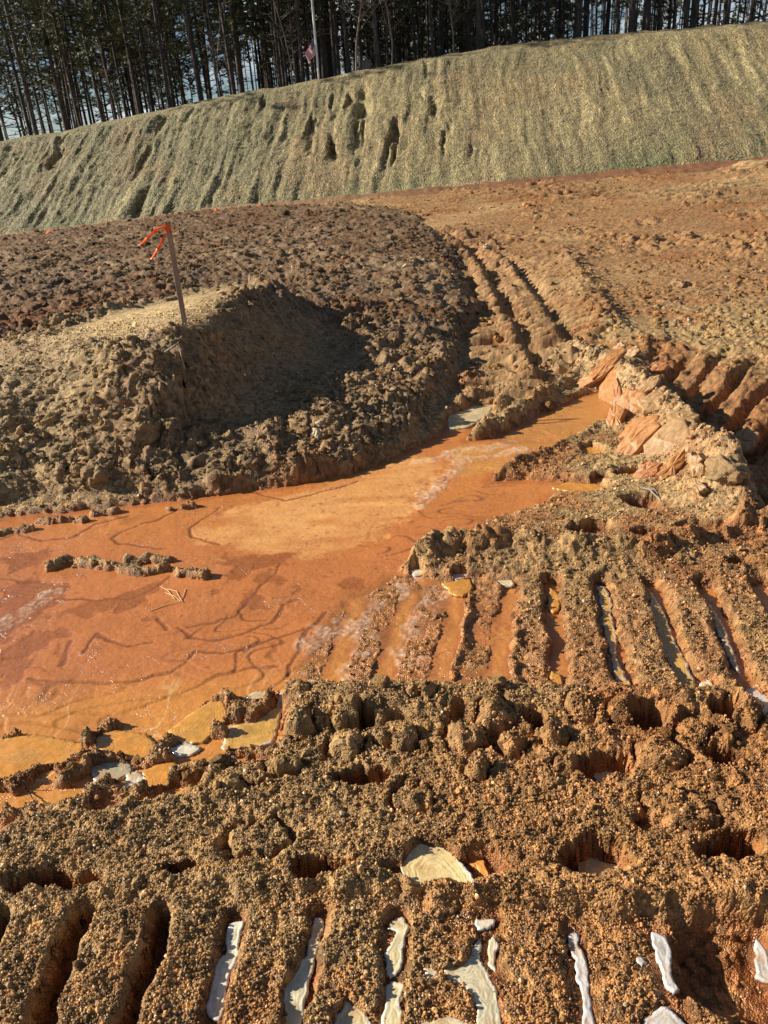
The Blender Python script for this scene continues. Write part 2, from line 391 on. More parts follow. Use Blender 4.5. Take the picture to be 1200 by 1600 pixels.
    z = z + .17 * np.exp(-(drb / rside) ** 2)
    rough = np.maximum(rough, .9 * np.exp(-(drb / .2) ** 2))
    lump = lseg(wx, wy, atxy([(1110, 745), (1150, 735)], .1), .6)
    z = z + .07 * np.exp(-(lump / .12) ** 2)
    pd = sdf(wx, wy, PUDDLE)
    env = .25 + .75 * sstep(-.01, .09, pd)
    bigc = np.maximum(pile_in, .5 * np.exp(-(drb / .2) ** 2))
    bigc = np.maximum(bigc, .35 * sstep(5.5, 7, y))
    rough = np.where(pile_in < .5, np.maximum(rough, .9 * sstep(5, 6.2, y) * sstep(-.1, .25, fbm(x, y, 1.2, 3, 19) + .25 * sstep(2.2, 3.2, x) * sstep(14, 9, y))), rough)
    # ridges near the water
    for ln, hh, ww, rr in (([(762, 752), (800, 735), (850, 712), (900, 685), (950, 655)], .065, .06, .8), ([(705, 688), (740, 686), (770, 676), (830, 642), (905, 598)], .05, .055, .8),
                       ([(622, 888), (660, 878), (700, 872), (800, 866), (900, 878), (1000, 878), (1100, 850), (1220, 825), (1400, 800)], .062, .075, 1.0),
                       ([(80, 890), (105, 878), (150, 885), (200, 890), (225, 892)], .05, .03, .8), ([(205, 878), (262, 876)], .035, .02, .8), ([(230, 893), (255, 892)], .05, .022, .8), ([(280, 900), (318, 898)], .06, .025, .8),
                       ([(0, 812), (60, 812), (130, 806)], .045, .03, .8), ([(-40, 1165), (20, 1160)], .03, .015, .6), ([(0, 835), (45, 830)], .04, .012, .6), ([(60, 817), (130, 815)], .04, .018, .6),
                       ([(330, 1110), (350, 1100), (365, 1098)], .05, .02, .7), ([(350, 1118), (385, 1112), (412, 1105)], .05, .03, .8), ([(140, 1160), (175, 1140)], .03, .012, .7),
                       ([(30, 1228), (70, 1200), (120, 1190), (140, 1185)], .035, .02, .7), ([(300, 1140), (330, 1140), (350, 1150)], .05, .02, .7),
                       ([(100, 1215), (150, 1195), (215, 1185), (255, 1192)], .05, .025, .7), ([(130, 1255), (165, 1225), (215, 1240), (260, 1215)], .055, .03, .8)):
        d = lseg(wx, wy, atxy(ln), .5)
        g = np.exp(-(d / ww) ** 2)
        z = z + hh * g * (1 + .35 * vnoise(x, y, .09, 21)) * np.where(pd < -.05, 1, env)
        rough = np.maximum(rough, rr * g)
    # puddle basin
    basin = sstep(.06, -.05, pd)
    isl = 0
    islands = [[(80, 890), (105, 878), (150, 885), (200, 890), (225, 892)], [(205, 878), (262, 876)], [(230, 893), (255, 892)], [(280, 900), (318, 898)], [(60, 817), (130, 815)], [(0, 835), (45, 830)], [(-40, 1165), (20, 1160)], [(270, 797), (300, 792)], [(150, 806), (180, 803)], [(330, 1110), (350, 1100), (365, 1098)], [(352, 1122), (385, 1114), (412, 1105)], [(140, 1162), (175, 1140)],
               [(25, 1230), (70, 1200), (120, 1188), (145, 1183)], [(240, 1178), (300, 1150), (330, 1145), (352, 1150)], [(100, 1222), (130, 1205), (150, 1195), (215, 1188), (255, 1192)], [(130, 1262), (165, 1232), (215, 1246), (262, 1222), (320, 1205)], [(20, 1275), (60, 1270), (130, 1268)], [(-60, 1240), (10, 1222)], [(395, 1130), (420, 1100)]]
    im = np.zeros(n)
    for ln in islands:
        im = np.maximum(im, np.exp(-(lseg(wx, wy, atxy(ln), .3) / .042) ** 2))
    imw = np.clip(im * (1 + .45 * fbm(x, y, .07, 3, 56)), 0, 1.1)
    zb = -0.05 + .075 * np.minimum(imw, .95) + .008 * fbm(x, y, .2, 3, 55)
    rough = np.maximum(rough * (1 - basin), .45 * im * basin + rough * (1 - basin))
    # upper cleat band
    bb = lsdf(wx, wy, BAND_B, .5)
    bm = sstep(.05, -.05, bb)
    gB = np.full(n, 9.0)
    for g in GROOVE_B:
        gB = np.minimum(gB, lseg(x + .012 * vnoise(x, y, .06, 31), y, atxy(g), .4))
    gp_ = sstep(.018, .052, gB)
    xr = sstep(.35, .62, x)          # ridges rise out of the water towards the right
    ridgeh = -.0045 + .032 * xr + .009 * fbm(x, y, .1, 3, 33)
    zB = (-.030 + .02 * xr) * (1 - gp_) + gp_ * ridgeh
    for ln in ([(812, 920), (806, 1000), (800, 1075)], [(735, 930), (722, 990), (700, 1060)]):
        zB = zB + .022 * np.exp(-(lseg(wx, wy, atxy(ln), .3) / .018) ** 2)
    z = z * (1 - basin) + np.minimum(z, zb) * basin * 1.0
    z = z * (1 - bm) + zB * bm
    basin = basin * (1 - bm) * (1 - .95 * sstep(.3, .6, im))
    sand = sstep(.10, -.05, apron)
    rough = rough * (1 - .7 * sand)
    rough = rough * (1 - bm) + bm * (.05 + .25 * xr) * gp_
    # front bank between the tracks
    for ln, hh, ww in (([(450, 1105), (600, 1115), (800, 1120), (1000, 1115), (1200, 1120), (1400, 1120)], .05, .08), ([(0, 1330), (150, 1290), (300, 1270), (450, 1240)], .02, .12), ([(0, 1420), (300, 1400), (600, 1400), (900, 1420), (1300, 1430)], .035, .045)):
        d = lseg(wx, wy, atxy(ln), .5)
        g = np.exp(-(d / ww) ** 2)
        z = z + hh * g * (1 + .3 * vnoise(x, y, .1, 23)) * (1 - bm)
        if hh > .05: rough = np.maximum(rough, 1.0 * g * (1 - bm))
    # lower cleat band
    ba = lsdf(wx, wy, BAND_A, .6)
    am = sstep(.03, -.03, ba)
    gA = np.full(n, 9.0)
    for g in GROOVE_A:
        gA = np.minimum(gA, lseg(x + .014 * vnoise(x, y, .05, 35), y, atxy(g, .03), .4))
    ga = sstep(.012, .042, gA)
    left = sstep(-.47, -.62, x)
    zA = (.017 - .043 * left) * (1 - ga) + ga * (.042 - .016 * sstep(-.3, .1, x) + .012 * fbm(x, y, .09, 3, 37) + .02 * left)
    z = z * (1 - am) + zA * am
    rough = rough * (1 - am) + am * .16 * ga
    # granular domes of the churned ridge
    for bx_, by_, ra, rb, hh in BOULD:
        c = at(bx_, by_, .04)
        k = (np.abs(x - c[0]) < ra * 2.2) & (np.abs(y - c[1]) < rb * 2.2)
        if not k.any(): continue
        q = np.sqrt(((wx[k] - c[0]) / ra) ** 2 + ((wy[k] - c[1]) / rb) ** 2)
        q = q * (1 + .45 * fbm(x[k], y[k], .09, 3, 58)) + .12
        z[k] = z[k] + hh * np.maximum(0, 1 - np.minimum(q, 1) ** 3) ** .8 * (.8 + .5 * fbm(x[k], y[k], .05, 2, 59)) - .03 * np.exp(-((q - 1.12) / .12) ** 2)
    # holes
    hm = np.zeros(n)
    for hx, hy, a, b, dep in HOLES:
        c = at(hx, hy, .03)
        q = np.sqrt(((wx - c[0]) / a) ** 2 + ((wy - c[1]) / b) ** 2)
        k = sstep(1.25, .75, q)
        z = z - k * dep
        hm = np.maximum(hm, k)
    # clods of several sizes
    clod = 0
    for s_, amp, seed, gate in ((.30, .075, 61, .6), (.14, .048, 62, .45), (.07, .034, 63, .30), (.036, .020, 64, .15)):
        gx = x + s_ * .35 * vnoise(x, y, s_ * .6, seed); gy = y + s_ * .35 * vnoise(x, y, s_ * .6, seed + 50)
        d, rr = worley(gx, gy, s_, seed)
        b_ = np.sqrt(np.maximum(0, 1 - (d / .62) ** 2)) * np.clip((rr - gate) / (1 - gate), 0, 1) ** .6
        fade = (rough ** 1.6) * (bigc if s_ > .2 else (.35 + .65 * bigc)) if s_ > .1 else rough ** 1.1
        clod = clod + amp * b_ * fade
    quiet = 1 - .9 * flatm
    calm = (1 - .35 * sstep(5.5, 9, y) * (1 - pile_in)) * (1 - basin)
    clod = clod * (1 - .35 * pile_in * sstep(7, 9, y)) * (1 - .75 * pile_in * sstep(7, 6, y) * sstep(.15, -.25, fbm(x, y, .55, 3, 66)) * sstep(-.12, -.4, dp))
    z = z + clod * quiet * calm * (1 - .8 * hm)
    # cracks / ledges in the spoil face
    z = z + pile_in * (1 - flatm) * .03 * fbm(x, y, .22, 4, 71, .6) + .02 * pile_in * np.abs(fbm(x, y, .5, 3, 72))
    # far traffic ribs
    fr = sstep(8, 11, y) * (1 - pile_in)
    z = z + fr * (.034 * np.sin((y * .93 - x * .35 + .25 * fbm(x, y, 1.6, 2, 75)) * 2 * math.pi / .55) * sstep(-.1, .4, fbm(x, y, 3.0, 2, 76)) + .02 * fbm(x, y, .9, 4, 77) + .09 * sstep(-.1, .4, fbm(x, y, 1.4, 3, 78)) * np.abs(fbm(x, y, .28, 4, 79, .6)) * 1.6)
    # berm against the straw slope
    # crumbs and torn bits
    gs = sstep(5.2, 2.6, y)
    dry = (1 - basin) * (1 - .75 * bm) * gs
    for s_, am_, sd_q in ((.048, .012, 86), (.024, .0075, 87)):
        d, rr = worley(x + s_ * .5 * vnoise(x, y, s_ * .5, sd_q), y + s_ * .5 * vnoise(x, y, s_ * .5, sd_q + 9), s_, sd_q)
        z = z + am_ * (np.clip(1 - d / .75, 0, 1) ** .6) * rr * dry * (.35 + .65 * rough) * (1 - .4 * am)
    gy_ = 1 - .75 * basin
    d, rr = worley(x + .003 * vnoise(x, y, .01, 9), y, .0125, 81)
    z = z + .0055 * np.sqrt(np.maximum(0, 1 - (d / .7) ** 2)) * (0.4 + rr) * gs * gy_ * (1 - .5 * am * (1 - ga))
    z = z + (.011 * fbm(x, y, .045, 3, 83) + .012 * np.abs(fbm(x, y, .11, 3, 84)) * gs) * (1 - basin) * (.4 + .6 * rough)
    # carve room for the ice plates
    for lst in (ICE, SHORE):
        for P, key, lab in lst:
            far_ = np.mean([p[1] for p in P]) < 1000
            hole = key == 'fan' or 'hole' in lab
            zi = ice_z(P, lab)
            d = lsdf(wx * .25 + x * .75, wy * .25 + y * .75, atxy(P, zi), .1)
            k = sstep(.009, -.007, d)
            z = np.where(k > 0, z * (1 - k) + np.minimum(z, zi - .009) * k, z)
    m = dict(pile=pile_in, flat=flatm, trench=trench * pile_in, basin=basin, band=bm, gB=gB, am=am, gA=gA, ga=ga, rough=rough, hole=hm, rub=np.exp(-(drb / .3) ** 2), pd=pd, rut=rm, near=near, xr=xr, steep=steepf, lane=lm, dc=dc)
    return z, m

def ice_z(P, lab):
    ym = np.mean([p[1] for p in P])
    if (P, ) and lab in SHORE_LABELS: return .006
    if 'hole' in lab: return -.035
    if 'hollow' in lab: return .018
    if ym > 1420: return .027
    return .012
SHORE_LABELS = {s[2] for s in SHORE}

def mixc(a, b, t):
    return a * (1 - t[:, None]) + np.asarray(b)[None, :] * t[:, None]

TAN = np.array([.44, .285, .12]); CLAY = np.array([.30, .115, .034]); PALE = np.array([.52, .37, .20]); DARK = np.array([.13, .065, .03]); ORG = np.array([.50, .185, .045]); GREYB = np.array([.28, .185, .095])
def soil_color(x, y, z, m):
    n1 = fbm(x, y, .45, 4, 101); n2 = fbm(x, y, .09, 3, 102); n3 = fbm(x, y, 2.2, 3, 103)
    c = np.repeat(TAN[None, :], len(x), 0)
    c = mixc(c, CLAY * 1.25, sstep(-.15, .45, n1 + .35 * n2) * .75)
    # spoil pile: brown grey clods
    c = mixc(c, np.array([.31, .19, .088]), m['pile'] * .85)
    c = mixc(c, GREYB * .9, m['pile'] * sstep(.3, -.4, n1 + .3 * n2) * .6)
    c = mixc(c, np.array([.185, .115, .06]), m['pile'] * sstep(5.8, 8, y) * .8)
    c = mixc(c, np.array([.34, .23, .12]), m['pile'] * sstep(7, 9, y) * sstep(.0, .45, n3 + .5 * n1) * .7)
    c = mixc(c, CLAY * .62, m['pile'] * sstep(6.5, 8, y) * sstep(-.1, .5, n2 + n1) * .6)
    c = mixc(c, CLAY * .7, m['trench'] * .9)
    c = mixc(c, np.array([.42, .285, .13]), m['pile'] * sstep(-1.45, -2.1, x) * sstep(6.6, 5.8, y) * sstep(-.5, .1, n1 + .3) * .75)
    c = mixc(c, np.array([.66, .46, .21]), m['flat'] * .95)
    c = mixc(c, np.array([.42, .29, .14]), m['pile'] * np.exp(-(m['dc'] / .5) ** 2) * .6 * sstep(-1.1, -1.5, x))
    # far plain: orange tan
    fp = sstep(6.5, 10, y) * (1 - m['pile'])
    c = mixc(c, np.array([.37, .195, .078]), fp * .9)
    c = mixc(c, np.array([.52, .33, .145]), fp * sstep(.0, .5, n3) * .7)
    c = mixc(c, CLAY * 1.1, fp * sstep(.1, .55, fbm(x, y, 1.1, 3, 105)) * .6)
    # rut and lanes wet clay
    c = mixc(c, np.array([.30, .135, .05]), m['rut'] * .75)
    c = mixc(c, np.array([.33, .17, .07]), m['lane'] * .5)
    c = mixc(c, np.array([.50, .33, .17]), m['rub'] * .5)
    # foreground right is redder, left tan
    fg = sstep(2.2, 1.7, y)
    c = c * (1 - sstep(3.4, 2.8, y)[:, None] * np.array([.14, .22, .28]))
    c = mixc(c, np.array([.40, .195, .065]), fg * sstep(-.4, .4, x + .5 * n1 + .3 * n2) * .75)
    c = mixc(c, np.array([.43, .265, .105]), fg * sstep(.1, -.5, x + .4 * n1) * .5)
    # wet soil next to the ice, in holes and low
    wet = sstep(.05, .0, z) * sstep(5.6, 4.6, y)
    c = mixc(c, np.array([.34, .135, .04]), wet * .8)
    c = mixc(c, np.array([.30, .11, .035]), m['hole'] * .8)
    c = mixc(c, ORG * .8, m['basin'] * .9)
    wb = m['band'] * (1 - m['xr'])
    c = mixc(c, np.array([.44, .19, .065]), wb * .8)
    c = mixc(c, np.array([.42, .205, .07]), m['am'] * sstep(-.6, -.2, x) * sstep(-.5, .2, n2 + n1) * .8)
    c = mixc(c, np.array([.40, .205, .08]), m['band'] * sstep(-.4, .3, n2 + n1) * .7)
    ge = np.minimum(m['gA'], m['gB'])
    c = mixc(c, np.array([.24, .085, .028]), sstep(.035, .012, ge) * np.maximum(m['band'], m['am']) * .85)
    d, rr = worley(x, y, .016, 111)
    v = .5 + .9 * rr
    v = v * (1 + .18 * fbm(x, y, .03, 2, 112))
    return np.clip(c * v[:, None], .01, .9)

def wetness(x, y, z, m):
    w_ = .15 + .5 * sstep(.06, .0, z) * sstep(5.6, 4.6, y) + .5 * m['am'] * sstep(-.5, .0, x) + .45 * m['band']
    return np.clip(w_ * (1 - .4 * m['pile']), 0, 1)

# fan grid: cell size grows with distance so that detail is even for somebody standing at the near edge
def rows():
    ys = [0.74]
    while ys[-1] < 46:
        y = ys[-1]; dep = .908 * y + .713
        a = 1.65 * dep / 769; b = .26 * (y * y + 2.9) / (1.7 * 769)
        ys.append(y + max(a, b))
    return np.array(ys)
YS = rows()
DU = 1.45 / (769 * .5)
uc = np.arange(-1.27, 1.27 + DU, DU)
gro = [1.27]
st = .012
while gro[-1] < 14: gro.append(gro[-1] + st); st *= 1.35
gro = np.array(gro[1:])
US = np.concatenate([-gro[::-1], uc, gro])
def fan(ys, us, cx=0.0):
    dep = .908 * ys + .713
    W = .5 * 1.02 * dep
    X = us[None, :] * W[:, None] + cx + .012 * ys[:, None]
    Y = np.repeat(ys[:, None], len(us), 1) + 0 * X
    return X, Y
def grid_faces(nr, nc):
    i = np.arange(nr - 1)[:, None] * nc + np.arange(nc - 1)[None, :]
    i = i.ravel()
    return np.stack([i, i + 1, i + nc + 1, i + nc], 1)

bk = [0.74]
st = .03
while bk[-1] > -30: bk.append(bk[-1] - st); st *= 1.4
bk = np.array(bk[1:])[::-1]
fr = []
v = YS[-1]; st = .5
while v < 260: v += st; st *= 1.3; fr.append(v)
ys_back = bk
GX, GY = fan(YS, US)
def back_rows(ysb):
    dep = np.maximum(.908 * ysb + .713, .9)
    W = .51 * np.where(ysb < .74, .908 * .74 + .713, dep)
    return us_mul(W, ysb)
def us_mul(W, ysb):
    X = US[None, :] * W[:, None] + .012 * np.maximum(ysb, .74)[:, None]
    return X, np.repeat(ysb[:, None], len(US), 1) + 0 * X
BX, BY = back_rows(bk)
FX, FY = back_rows(np.array(fr))
AX = np.vstack([BX, GX, FX]); AY = np.vstack([BY, GY, FY])
nr, nc = AX.shape
x = AX.ravel(); y = AY.ravel()
Z, M = height(x, y)
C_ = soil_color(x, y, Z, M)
W_ = wetness(x, y, Z, M)
# sideways push so that clods bulge and overhang a little
amp = .012 * M['rough'] * (1 - M['basin']) * sstep(30, 10, y)
zs_ = Z * 2.6
am2 = .0065 * sstep(6.5, 3.5, y) * (1 - M['basin']) + .012 * M['pile'] * (1 - M['flat']) * sstep(9, 6, y)
px_ = x + amp * vnoise(x, y, .05, 91) + am2 * (vnoise(x + zs_, y + zs_ * .7, .018, 93) * .7 + vnoise(x + zs_, y - zs_, .05, 95))
py_ = y + amp * vnoise(x, y, .05, 92) + am2 * (vnoise(x - zs_, y + zs_ * .8, .018, 94) * .7 + vnoise(x + zs_, y + zs_, .05, 96))
F = grid_faces(nr, nc)
deep = (Z < -.03) & (M['pd'] < -.06)
deep &= (np.abs(x) < 40)
keep = ~(deep[F].all(1))
F = F[keep]
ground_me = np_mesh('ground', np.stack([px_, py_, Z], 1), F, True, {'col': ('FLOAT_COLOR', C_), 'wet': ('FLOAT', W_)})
print('ground', len(Z), len(F))

# ---------------------------------------------------------------- materials
def newmat(name):
    m = bpy.data.materials.new(name); m.use_nodes = True
    nt = m.node_tree; b = nt.nodes['Principled BSDF']
    return m, nt, b
def N(nt, t, **kw):
    n = nt.nodes.new(t)
    for k, v_ in kw.items():
        if k in n.inputs: n.inputs[k].default_value = v_
        else: setattr(n, k, v_)
    return n
def mul_noise(nt, colout, scale, lo, hi, detail=4, coord=None):
    nz = N(nt, 'ShaderNodeTexNoise'); nz.inputs['Scale'].default_value = scale; nz.inputs['Detail'].default_value = detail
    if coord is not None: nt.links.new(coord, nz.inputs['Vector'])
    mr = N(nt, 'ShaderNodeMapRange'); mr.inputs[1].default_value = .25; mr.inputs[2].default_value = .75; mr.inputs[3].default_value = lo; mr.inputs[4].default_value = hi
    nt.links.new(nz.outputs['Fac'], mr.inputs[0])
    mm = N(nt, 'ShaderNodeVectorMath', operation='SCALE')
    nt.links.new(colout, mm.inputs[0]); nt.links.new(mr.outputs[0], mm.inputs['Scale'])
    return mm.outputs[0], nz.outputs['Fac']

def soil_material(name, inst=False, rub=False):
    m, nt, b = newmat(name)
    a = N(nt, 'ShaderNodeAttribute'); a.attribute_name = 'col'
    if inst: a.attribute_type = 'INSTANCER'
    g = N(nt, 'ShaderNodeNewGeometry')
    c1, f1 = mul_noise(nt, a.outputs['Color'], 160, .7, 1.3, 5, g.outputs['Position'])
    nt.links.new(c1, b.inputs['Base Color'])
    b.inputs['Roughness'].default_value = .75
    b.inputs['Specular IOR Level'].default_value = .35
    if not inst:
        wv = N(nt, 'ShaderNodeAttribute'); wv.attribute_name = 'wet'
        mr = N(nt, 'ShaderNodeMapRange'); mr.inputs[3].default_value = .8; mr.inputs[4].default_value = .22
        nt.links.new(wv.outputs['Fac'], mr.inputs[0]); nt.links.new(mr.outputs[0], b.inputs['Roughness'])
        vo = N(nt, 'ShaderNodeTexVoronoi'); vo.inputs['Scale'].default_value = 210
        nt.links.new(g.outputs['Position'], vo.inputs['Vector'])
        n2 = N(nt, 'ShaderNodeTexNoise'); n2.inputs['Scale'].default_value = 60; n2.inputs['Detail'].default_value = 6
        nt.links.new(g.outputs['Position'], n2.inputs['Vector'])
        ad = N(nt, 'ShaderNodeMath', operation='SUBTRACT'); nt.links.new(n2.outputs['Fac'], ad.inputs[0]); nt.links.new(vo.outputs['Distance'], ad.inputs[1])
        bp = N(nt, 'ShaderNodeBump'); bp.inputs['Strength'].default_value = .8; bp.inputs['Distance'].default_value = .006
        nt.links.new(ad.outputs[0], bp.inputs['Height']); nt.links.new(bp.outputs[0], b.inputs['Normal'])
    else:
        b.inputs['Roughness'].default_value = .5
        if rub:
            b.inputs['Roughness'].default_value = .85; b.inputs['Specular IOR Level'].default_value = .15
            n2 = N(nt, 'ShaderNodeTexNoise'); n2.inputs['Scale'].default_value = 90; n2.inputs['Detail'].default_value = 6
            nt.links.new(g.outputs['Position'], n2.inputs['Vector'])
            bp = N(nt, 'ShaderNodeBump'); bp.inputs['Strength'].default_value = 1; bp.inputs['Distance'].default_value = .012
            nt.links.new(n2.outputs['Fac'], bp.inputs['Height']); nt.links.new(bp.outputs[0], b.inputs['Normal'])
    return m
M_SOIL = soil_material('frozen_soil')
M_GRAIN = soil_material('soil_grains', True); M_GRAIN.node_tree.nodes['Principled BSDF'].inputs['Roughness'].default_value = .38
M_CLOD = soil_material('clod_soil', False)
M_CLODI = soil_material('loose_clod_soil', True, True)
ground = link('ground', ground_me, M_SOIL); tag(ground, kind='structure')

# ---------------------------------------------------------------- puddle
def px_poly_mask(x, y, polys, soft, warp=.012):
    wx = x + warp * fbm(x, y, .06, 3, 201) * 2; wy = y + warp * fbm(x, y, .06, 3, 202) * 2
    r = np.zeros(x.shape)
    for P in polys:
        Q = atxy(P)
        r = np.maximum(r, sstep(soft, -soft, lsdf(wx, wy, Q, .2)))
    return r
def px_line_mask(x, y, lines, wdt, warp=.01):
    wx = x + warp * fbm(x, y, .09, 3, 203) * 2; wy = y + warp * fbm(x, y, .09, 3, 204) * 2
    r = np.zeros(x.shape)
    for k, P in enumerate(lines):
        q = lseg(wx, wy, atxy(P), .15)
        ww = wdt * (1 + .45 * vnoise(x, y, .07, 205 + k))
        r = np.maximum(r, sstep(ww * 1.15, ww * .7, q))
    return r
LINES = [[(275, 795), (270, 802), (240, 815), (185, 832), (175, 842), (190, 850), (250, 857)], [(345, 792), (310, 815), (295, 828), (300, 840), (340, 850)],
         [(435, 880), (432, 895), (400, 920), (370, 960), (335, 973), (295, 982)], [(462, 937), (445, 945), (425, 970), (380, 992), (330, 1002), (300, 995), (280, 982)],
         [(510, 957), (490, 982), (430, 997), (390, 1015), (350, 1022), (310, 1020), (270, 1050), (220, 1062), (165, 1067), (100, 1062), (42, 1062)],
         [(435, 1039), (350, 1052), (290, 1080), (235, 1097), (195, 1112)], [(0, 1120), (70, 1117), (140, 1112), (175, 1112)], [(100, 935), (150, 937), (200, 935), (235, 920), (265, 900)],
         [(0, 905), (40, 910), (62, 908)], [(0, 843), (30, 835), (65, 845), (110, 840), (150, 818), (200, 808)], [(130, 1020), (150, 990), (165, 1000), (200, 1010), (240, 1005)], [(110, 1000), (95, 1040)], [(0, 1135), (60, 1130), (130, 1138)],
         [(400, 770), (450, 783), (520, 765), (560, 752)], [(480, 985), (460, 1020), (450, 1055)], [(250, 968), (262, 985)]]
DPOLY = [[(0, 1015), (20, 1010), (45, 985), (62, 990), (60, 1035), (30, 1060), (0, 1075)], [(50, 1000), (65, 985), (105, 978), (108, 990), (80, 1010), (55, 1015)], [(95, 965), (130, 940), (190, 930), (230, 915), (250, 912), (225, 945), (180, 958), (168, 965), (190, 942), (130, 960)],
         [(0, 950), (30, 930), (80, 910), (115, 912), (90, 945), (50, 980), (0, 1005)], [(0, 920), (50, 905), (70, 910), (30, 940), (0, 950)], [(0, 880), (40, 862), (75, 860), (60, 880), (20, 895)],
         [(405, 900), (430, 890), (448, 908), (410, 915)], [(375, 940), (400, 920), (415, 935), (415, 950), (390, 958)], [(335, 920), (345, 917), (347, 928), (335, 932)], [(225, 963), (240, 958), (243, 968), (226, 970)], [(68, 1090), (85, 1082), (88, 1090), (72, 1096)],
         [(535, 905), (555, 900), (570, 908), (560, 925), (540, 920)], [(460, 912), (468, 910), (468, 925), (459, 925)], [(100, 1010), (112, 1002), (100, 1045), (92, 1040)], [(415, 1005), (430, 1000), (428, 1025), (415, 1028)], [(1, 870), (25, 868), (12, 880)],
         [(350, 895), (380, 880), (400, 870), (415, 875), (380, 905), (352, 908)], [(540, 935), (552, 930), (556, 945), (540, 950)], [(345, 880), (350, 868), (470, 862), (440, 885), (380, 890)]]
PALEP = [[(300, 832), (330, 808), (370, 792), (430, 778), (500, 762), (560, 742), (610, 722), (660, 712), (690, 730), (690, 765), (655, 800), (600, 835), (540, 862), (480, 872), (430, 868), (380, 858), (340, 848), (305, 842)]]
WHITEL = [[(655, 722), (690, 715), (720, 704), (760, 700), (800, 690)], [(720, 715), (695, 745), (675, 770), (662, 788)], [(0, 988), (30, 962), (60, 940), (85, 926)], [(592, 935), (575, 975), (562, 1020), (545, 1070)], [(680, 925), (650, 965), (635, 1005), (628, 1040)], [(730, 720), (780, 712), (820, 700)], [(500, 985), (520, 990), (540, 975)], [(470, 1010), (500, 1000)], [(640, 905), (625, 930)]]
py = YS[(YS > 1.55) & (YS < 6.6)]
pu = uc
QX, QY = fan(py, pu)
qx = QX.ravel(); qy = QY.ravel()
qz, qm = height(qx, qy)
near_p = (qm['pd'] < .12) | (qm['band'] > .3)
lines = px_line_mask(qx, qy, LINES, .0085)
n_iso = fbm(qx + .35 * fbm(qx, qy, .5, 2, 211), qy * 1.9, .42, 2, 212)
tn = n_iso * 4.2
tfr = tn - np.floor(tn)
terr = np.floor(tn) + sstep(.44, .56, tfr)
iso_g = sstep(-.15, .25, fbm(qx, qy, .5, 2, 213))
iso = sstep(.09, .03, np.abs(tfr - .5)) * iso_g
dark = px_poly_mask(qx, qy, DPOLY, .012, .03)
d, rr = worley(qx, qy * 1.5, .06, 221)
spots = sstep(.22, .15, d) * (rr > .86)
palem = px_poly_mask(qx, qy, PALEP, .03, .035) * sstep(-.75, -.1, fbm(qx, qy * 1.6, .25, 4, 224))
streak = fbm(qx * .8 + qy * .5, qy * 2.2, .16, 4, 225)
wht = px_line_mask(qx, qy, WHITEL, .05, .02) * sstep(-.55, .25, fbm(qx, qy, .05, 5, 226, .7)) * (.5 + .5 * fbm(qx, qy, .012, 2, 227)) * 1.2
inband = qm['band']
chan = px_poly_mask(qx, qy, [[(700, 700), (780, 690), (840, 655), (930, 612), (965, 640), (900, 690), (790, 735), (720, 745)]], .03)
pc = np.repeat(np.array([.56, .205, .062])[None], len(qx), 0)
pc = mixc(pc, np.array([.63, .25, .07]), sstep(3.3, 3.9, qy) * .6)
pc = mixc(pc, np.array([.80, .42, .15]), np.clip(palem * (.62 + .6 * streak), 0, 1))
pc = mixc(pc, np.array([.62, .30, .09]), chan * .75)
pc = mixc(pc, np.array([.66, .32, .085]), chan * sstep(.0, .4, streak) * .6)
pc = mixc(pc, np.array([.36, .125, .04]), dark * .85)
pc = mixc(pc, np.array([.27, .10, .04]), np.clip(lines * 1.1 + iso * .75 * (1 - palem) * (1 - chan), 0, 1) * .9)
pc = mixc(pc, np.array([.32, .11, .04]), spots * .6 * (1 - chan))
edge = sstep(-.07, -.01, qm['pd'])
pc = mixc(pc, np.array([.40, .12, .035]), edge * .55 * sstep(3.4, 3.9, qy))  # reddish rim by the mound: see-through shallows and shade mixed into the colour
pc = mixc(pc, np.array([.47, .19, .06]), inband * .6)
murk = np.clip(sstep(.022, .05, qm['gB']) * sstep(-.45, .1, fbm(qx, qy, .16, 4, 231)), 0, 1) * inband
pc = mixc(pc, np.array([.30, .125, .045]) , murk * .8)
pc = mixc(pc, np.array([.60, .27, .07]), inband * sstep(.03, .012, qm['gB']) * .55)
low = sstep(2.45, 2.15, qy) * sstep(.0, -.3, qx)
pc = mixc(pc, np.array([.66, .30, .06]), low * .7)
vein = sstep(.03, .012, np.abs(fbm(qx * 1.2, qy * .7, .16, 2, 235))) * low
pc = mixc(pc, np.array([.85, .60, .28]), vein * .6)
pc = mixc(pc, np.array([.78, .66, .52]), wht * (.35 + .5 * sstep(-.2, .5, vnoise(qx, qy, .009, 229))))
pc = pc * np.array([.97, .92, .85])
pc = mixc(pc, np.array([.36, .125, .04]), sstep(.0, .5, fbm(qx, qy * 1.5, .5, 4, 249)) * (1 - palem) * .35)
pc = pc * (1 + .10 * fbm(qx, qy, .035, 4, 240))[:, None] * (1 + .07 * fbm(qx, qy, .3, 3, 241))[:, None]
pz = .0 - .003 * np.clip(lines + dark * .6, 0, 1) + .0015 * fbm(qx, qy, .06, 3, 243) + .0045 * (1 - palem) * np.maximum(0, fbm(qx, qy, .22, 3, 244)) * (1 - inband * .5) + .006 * wht - .0012 * iso + .0022 * terr * iso_g * 1.4 * (1 - palem) * (1 - .7 * inband) + .003 * inband * fbm(qx, qy, .05, 3, 247)
PF = grid_faces(len(py), len(pu))
ok = near_p & (qz < pz + .012)
PF = PF[ok[PF].any(1) & near_p[PF].all(1)]
used = np.unique(PF); remap = -np.ones(len(qx), np.int64); remap[used] = np.arange(len(used))
wetp = np.clip(.35 + .5 * dark + .5 * lines + .35 * inband - .5 * wht - .15 * palem, 0, 1)
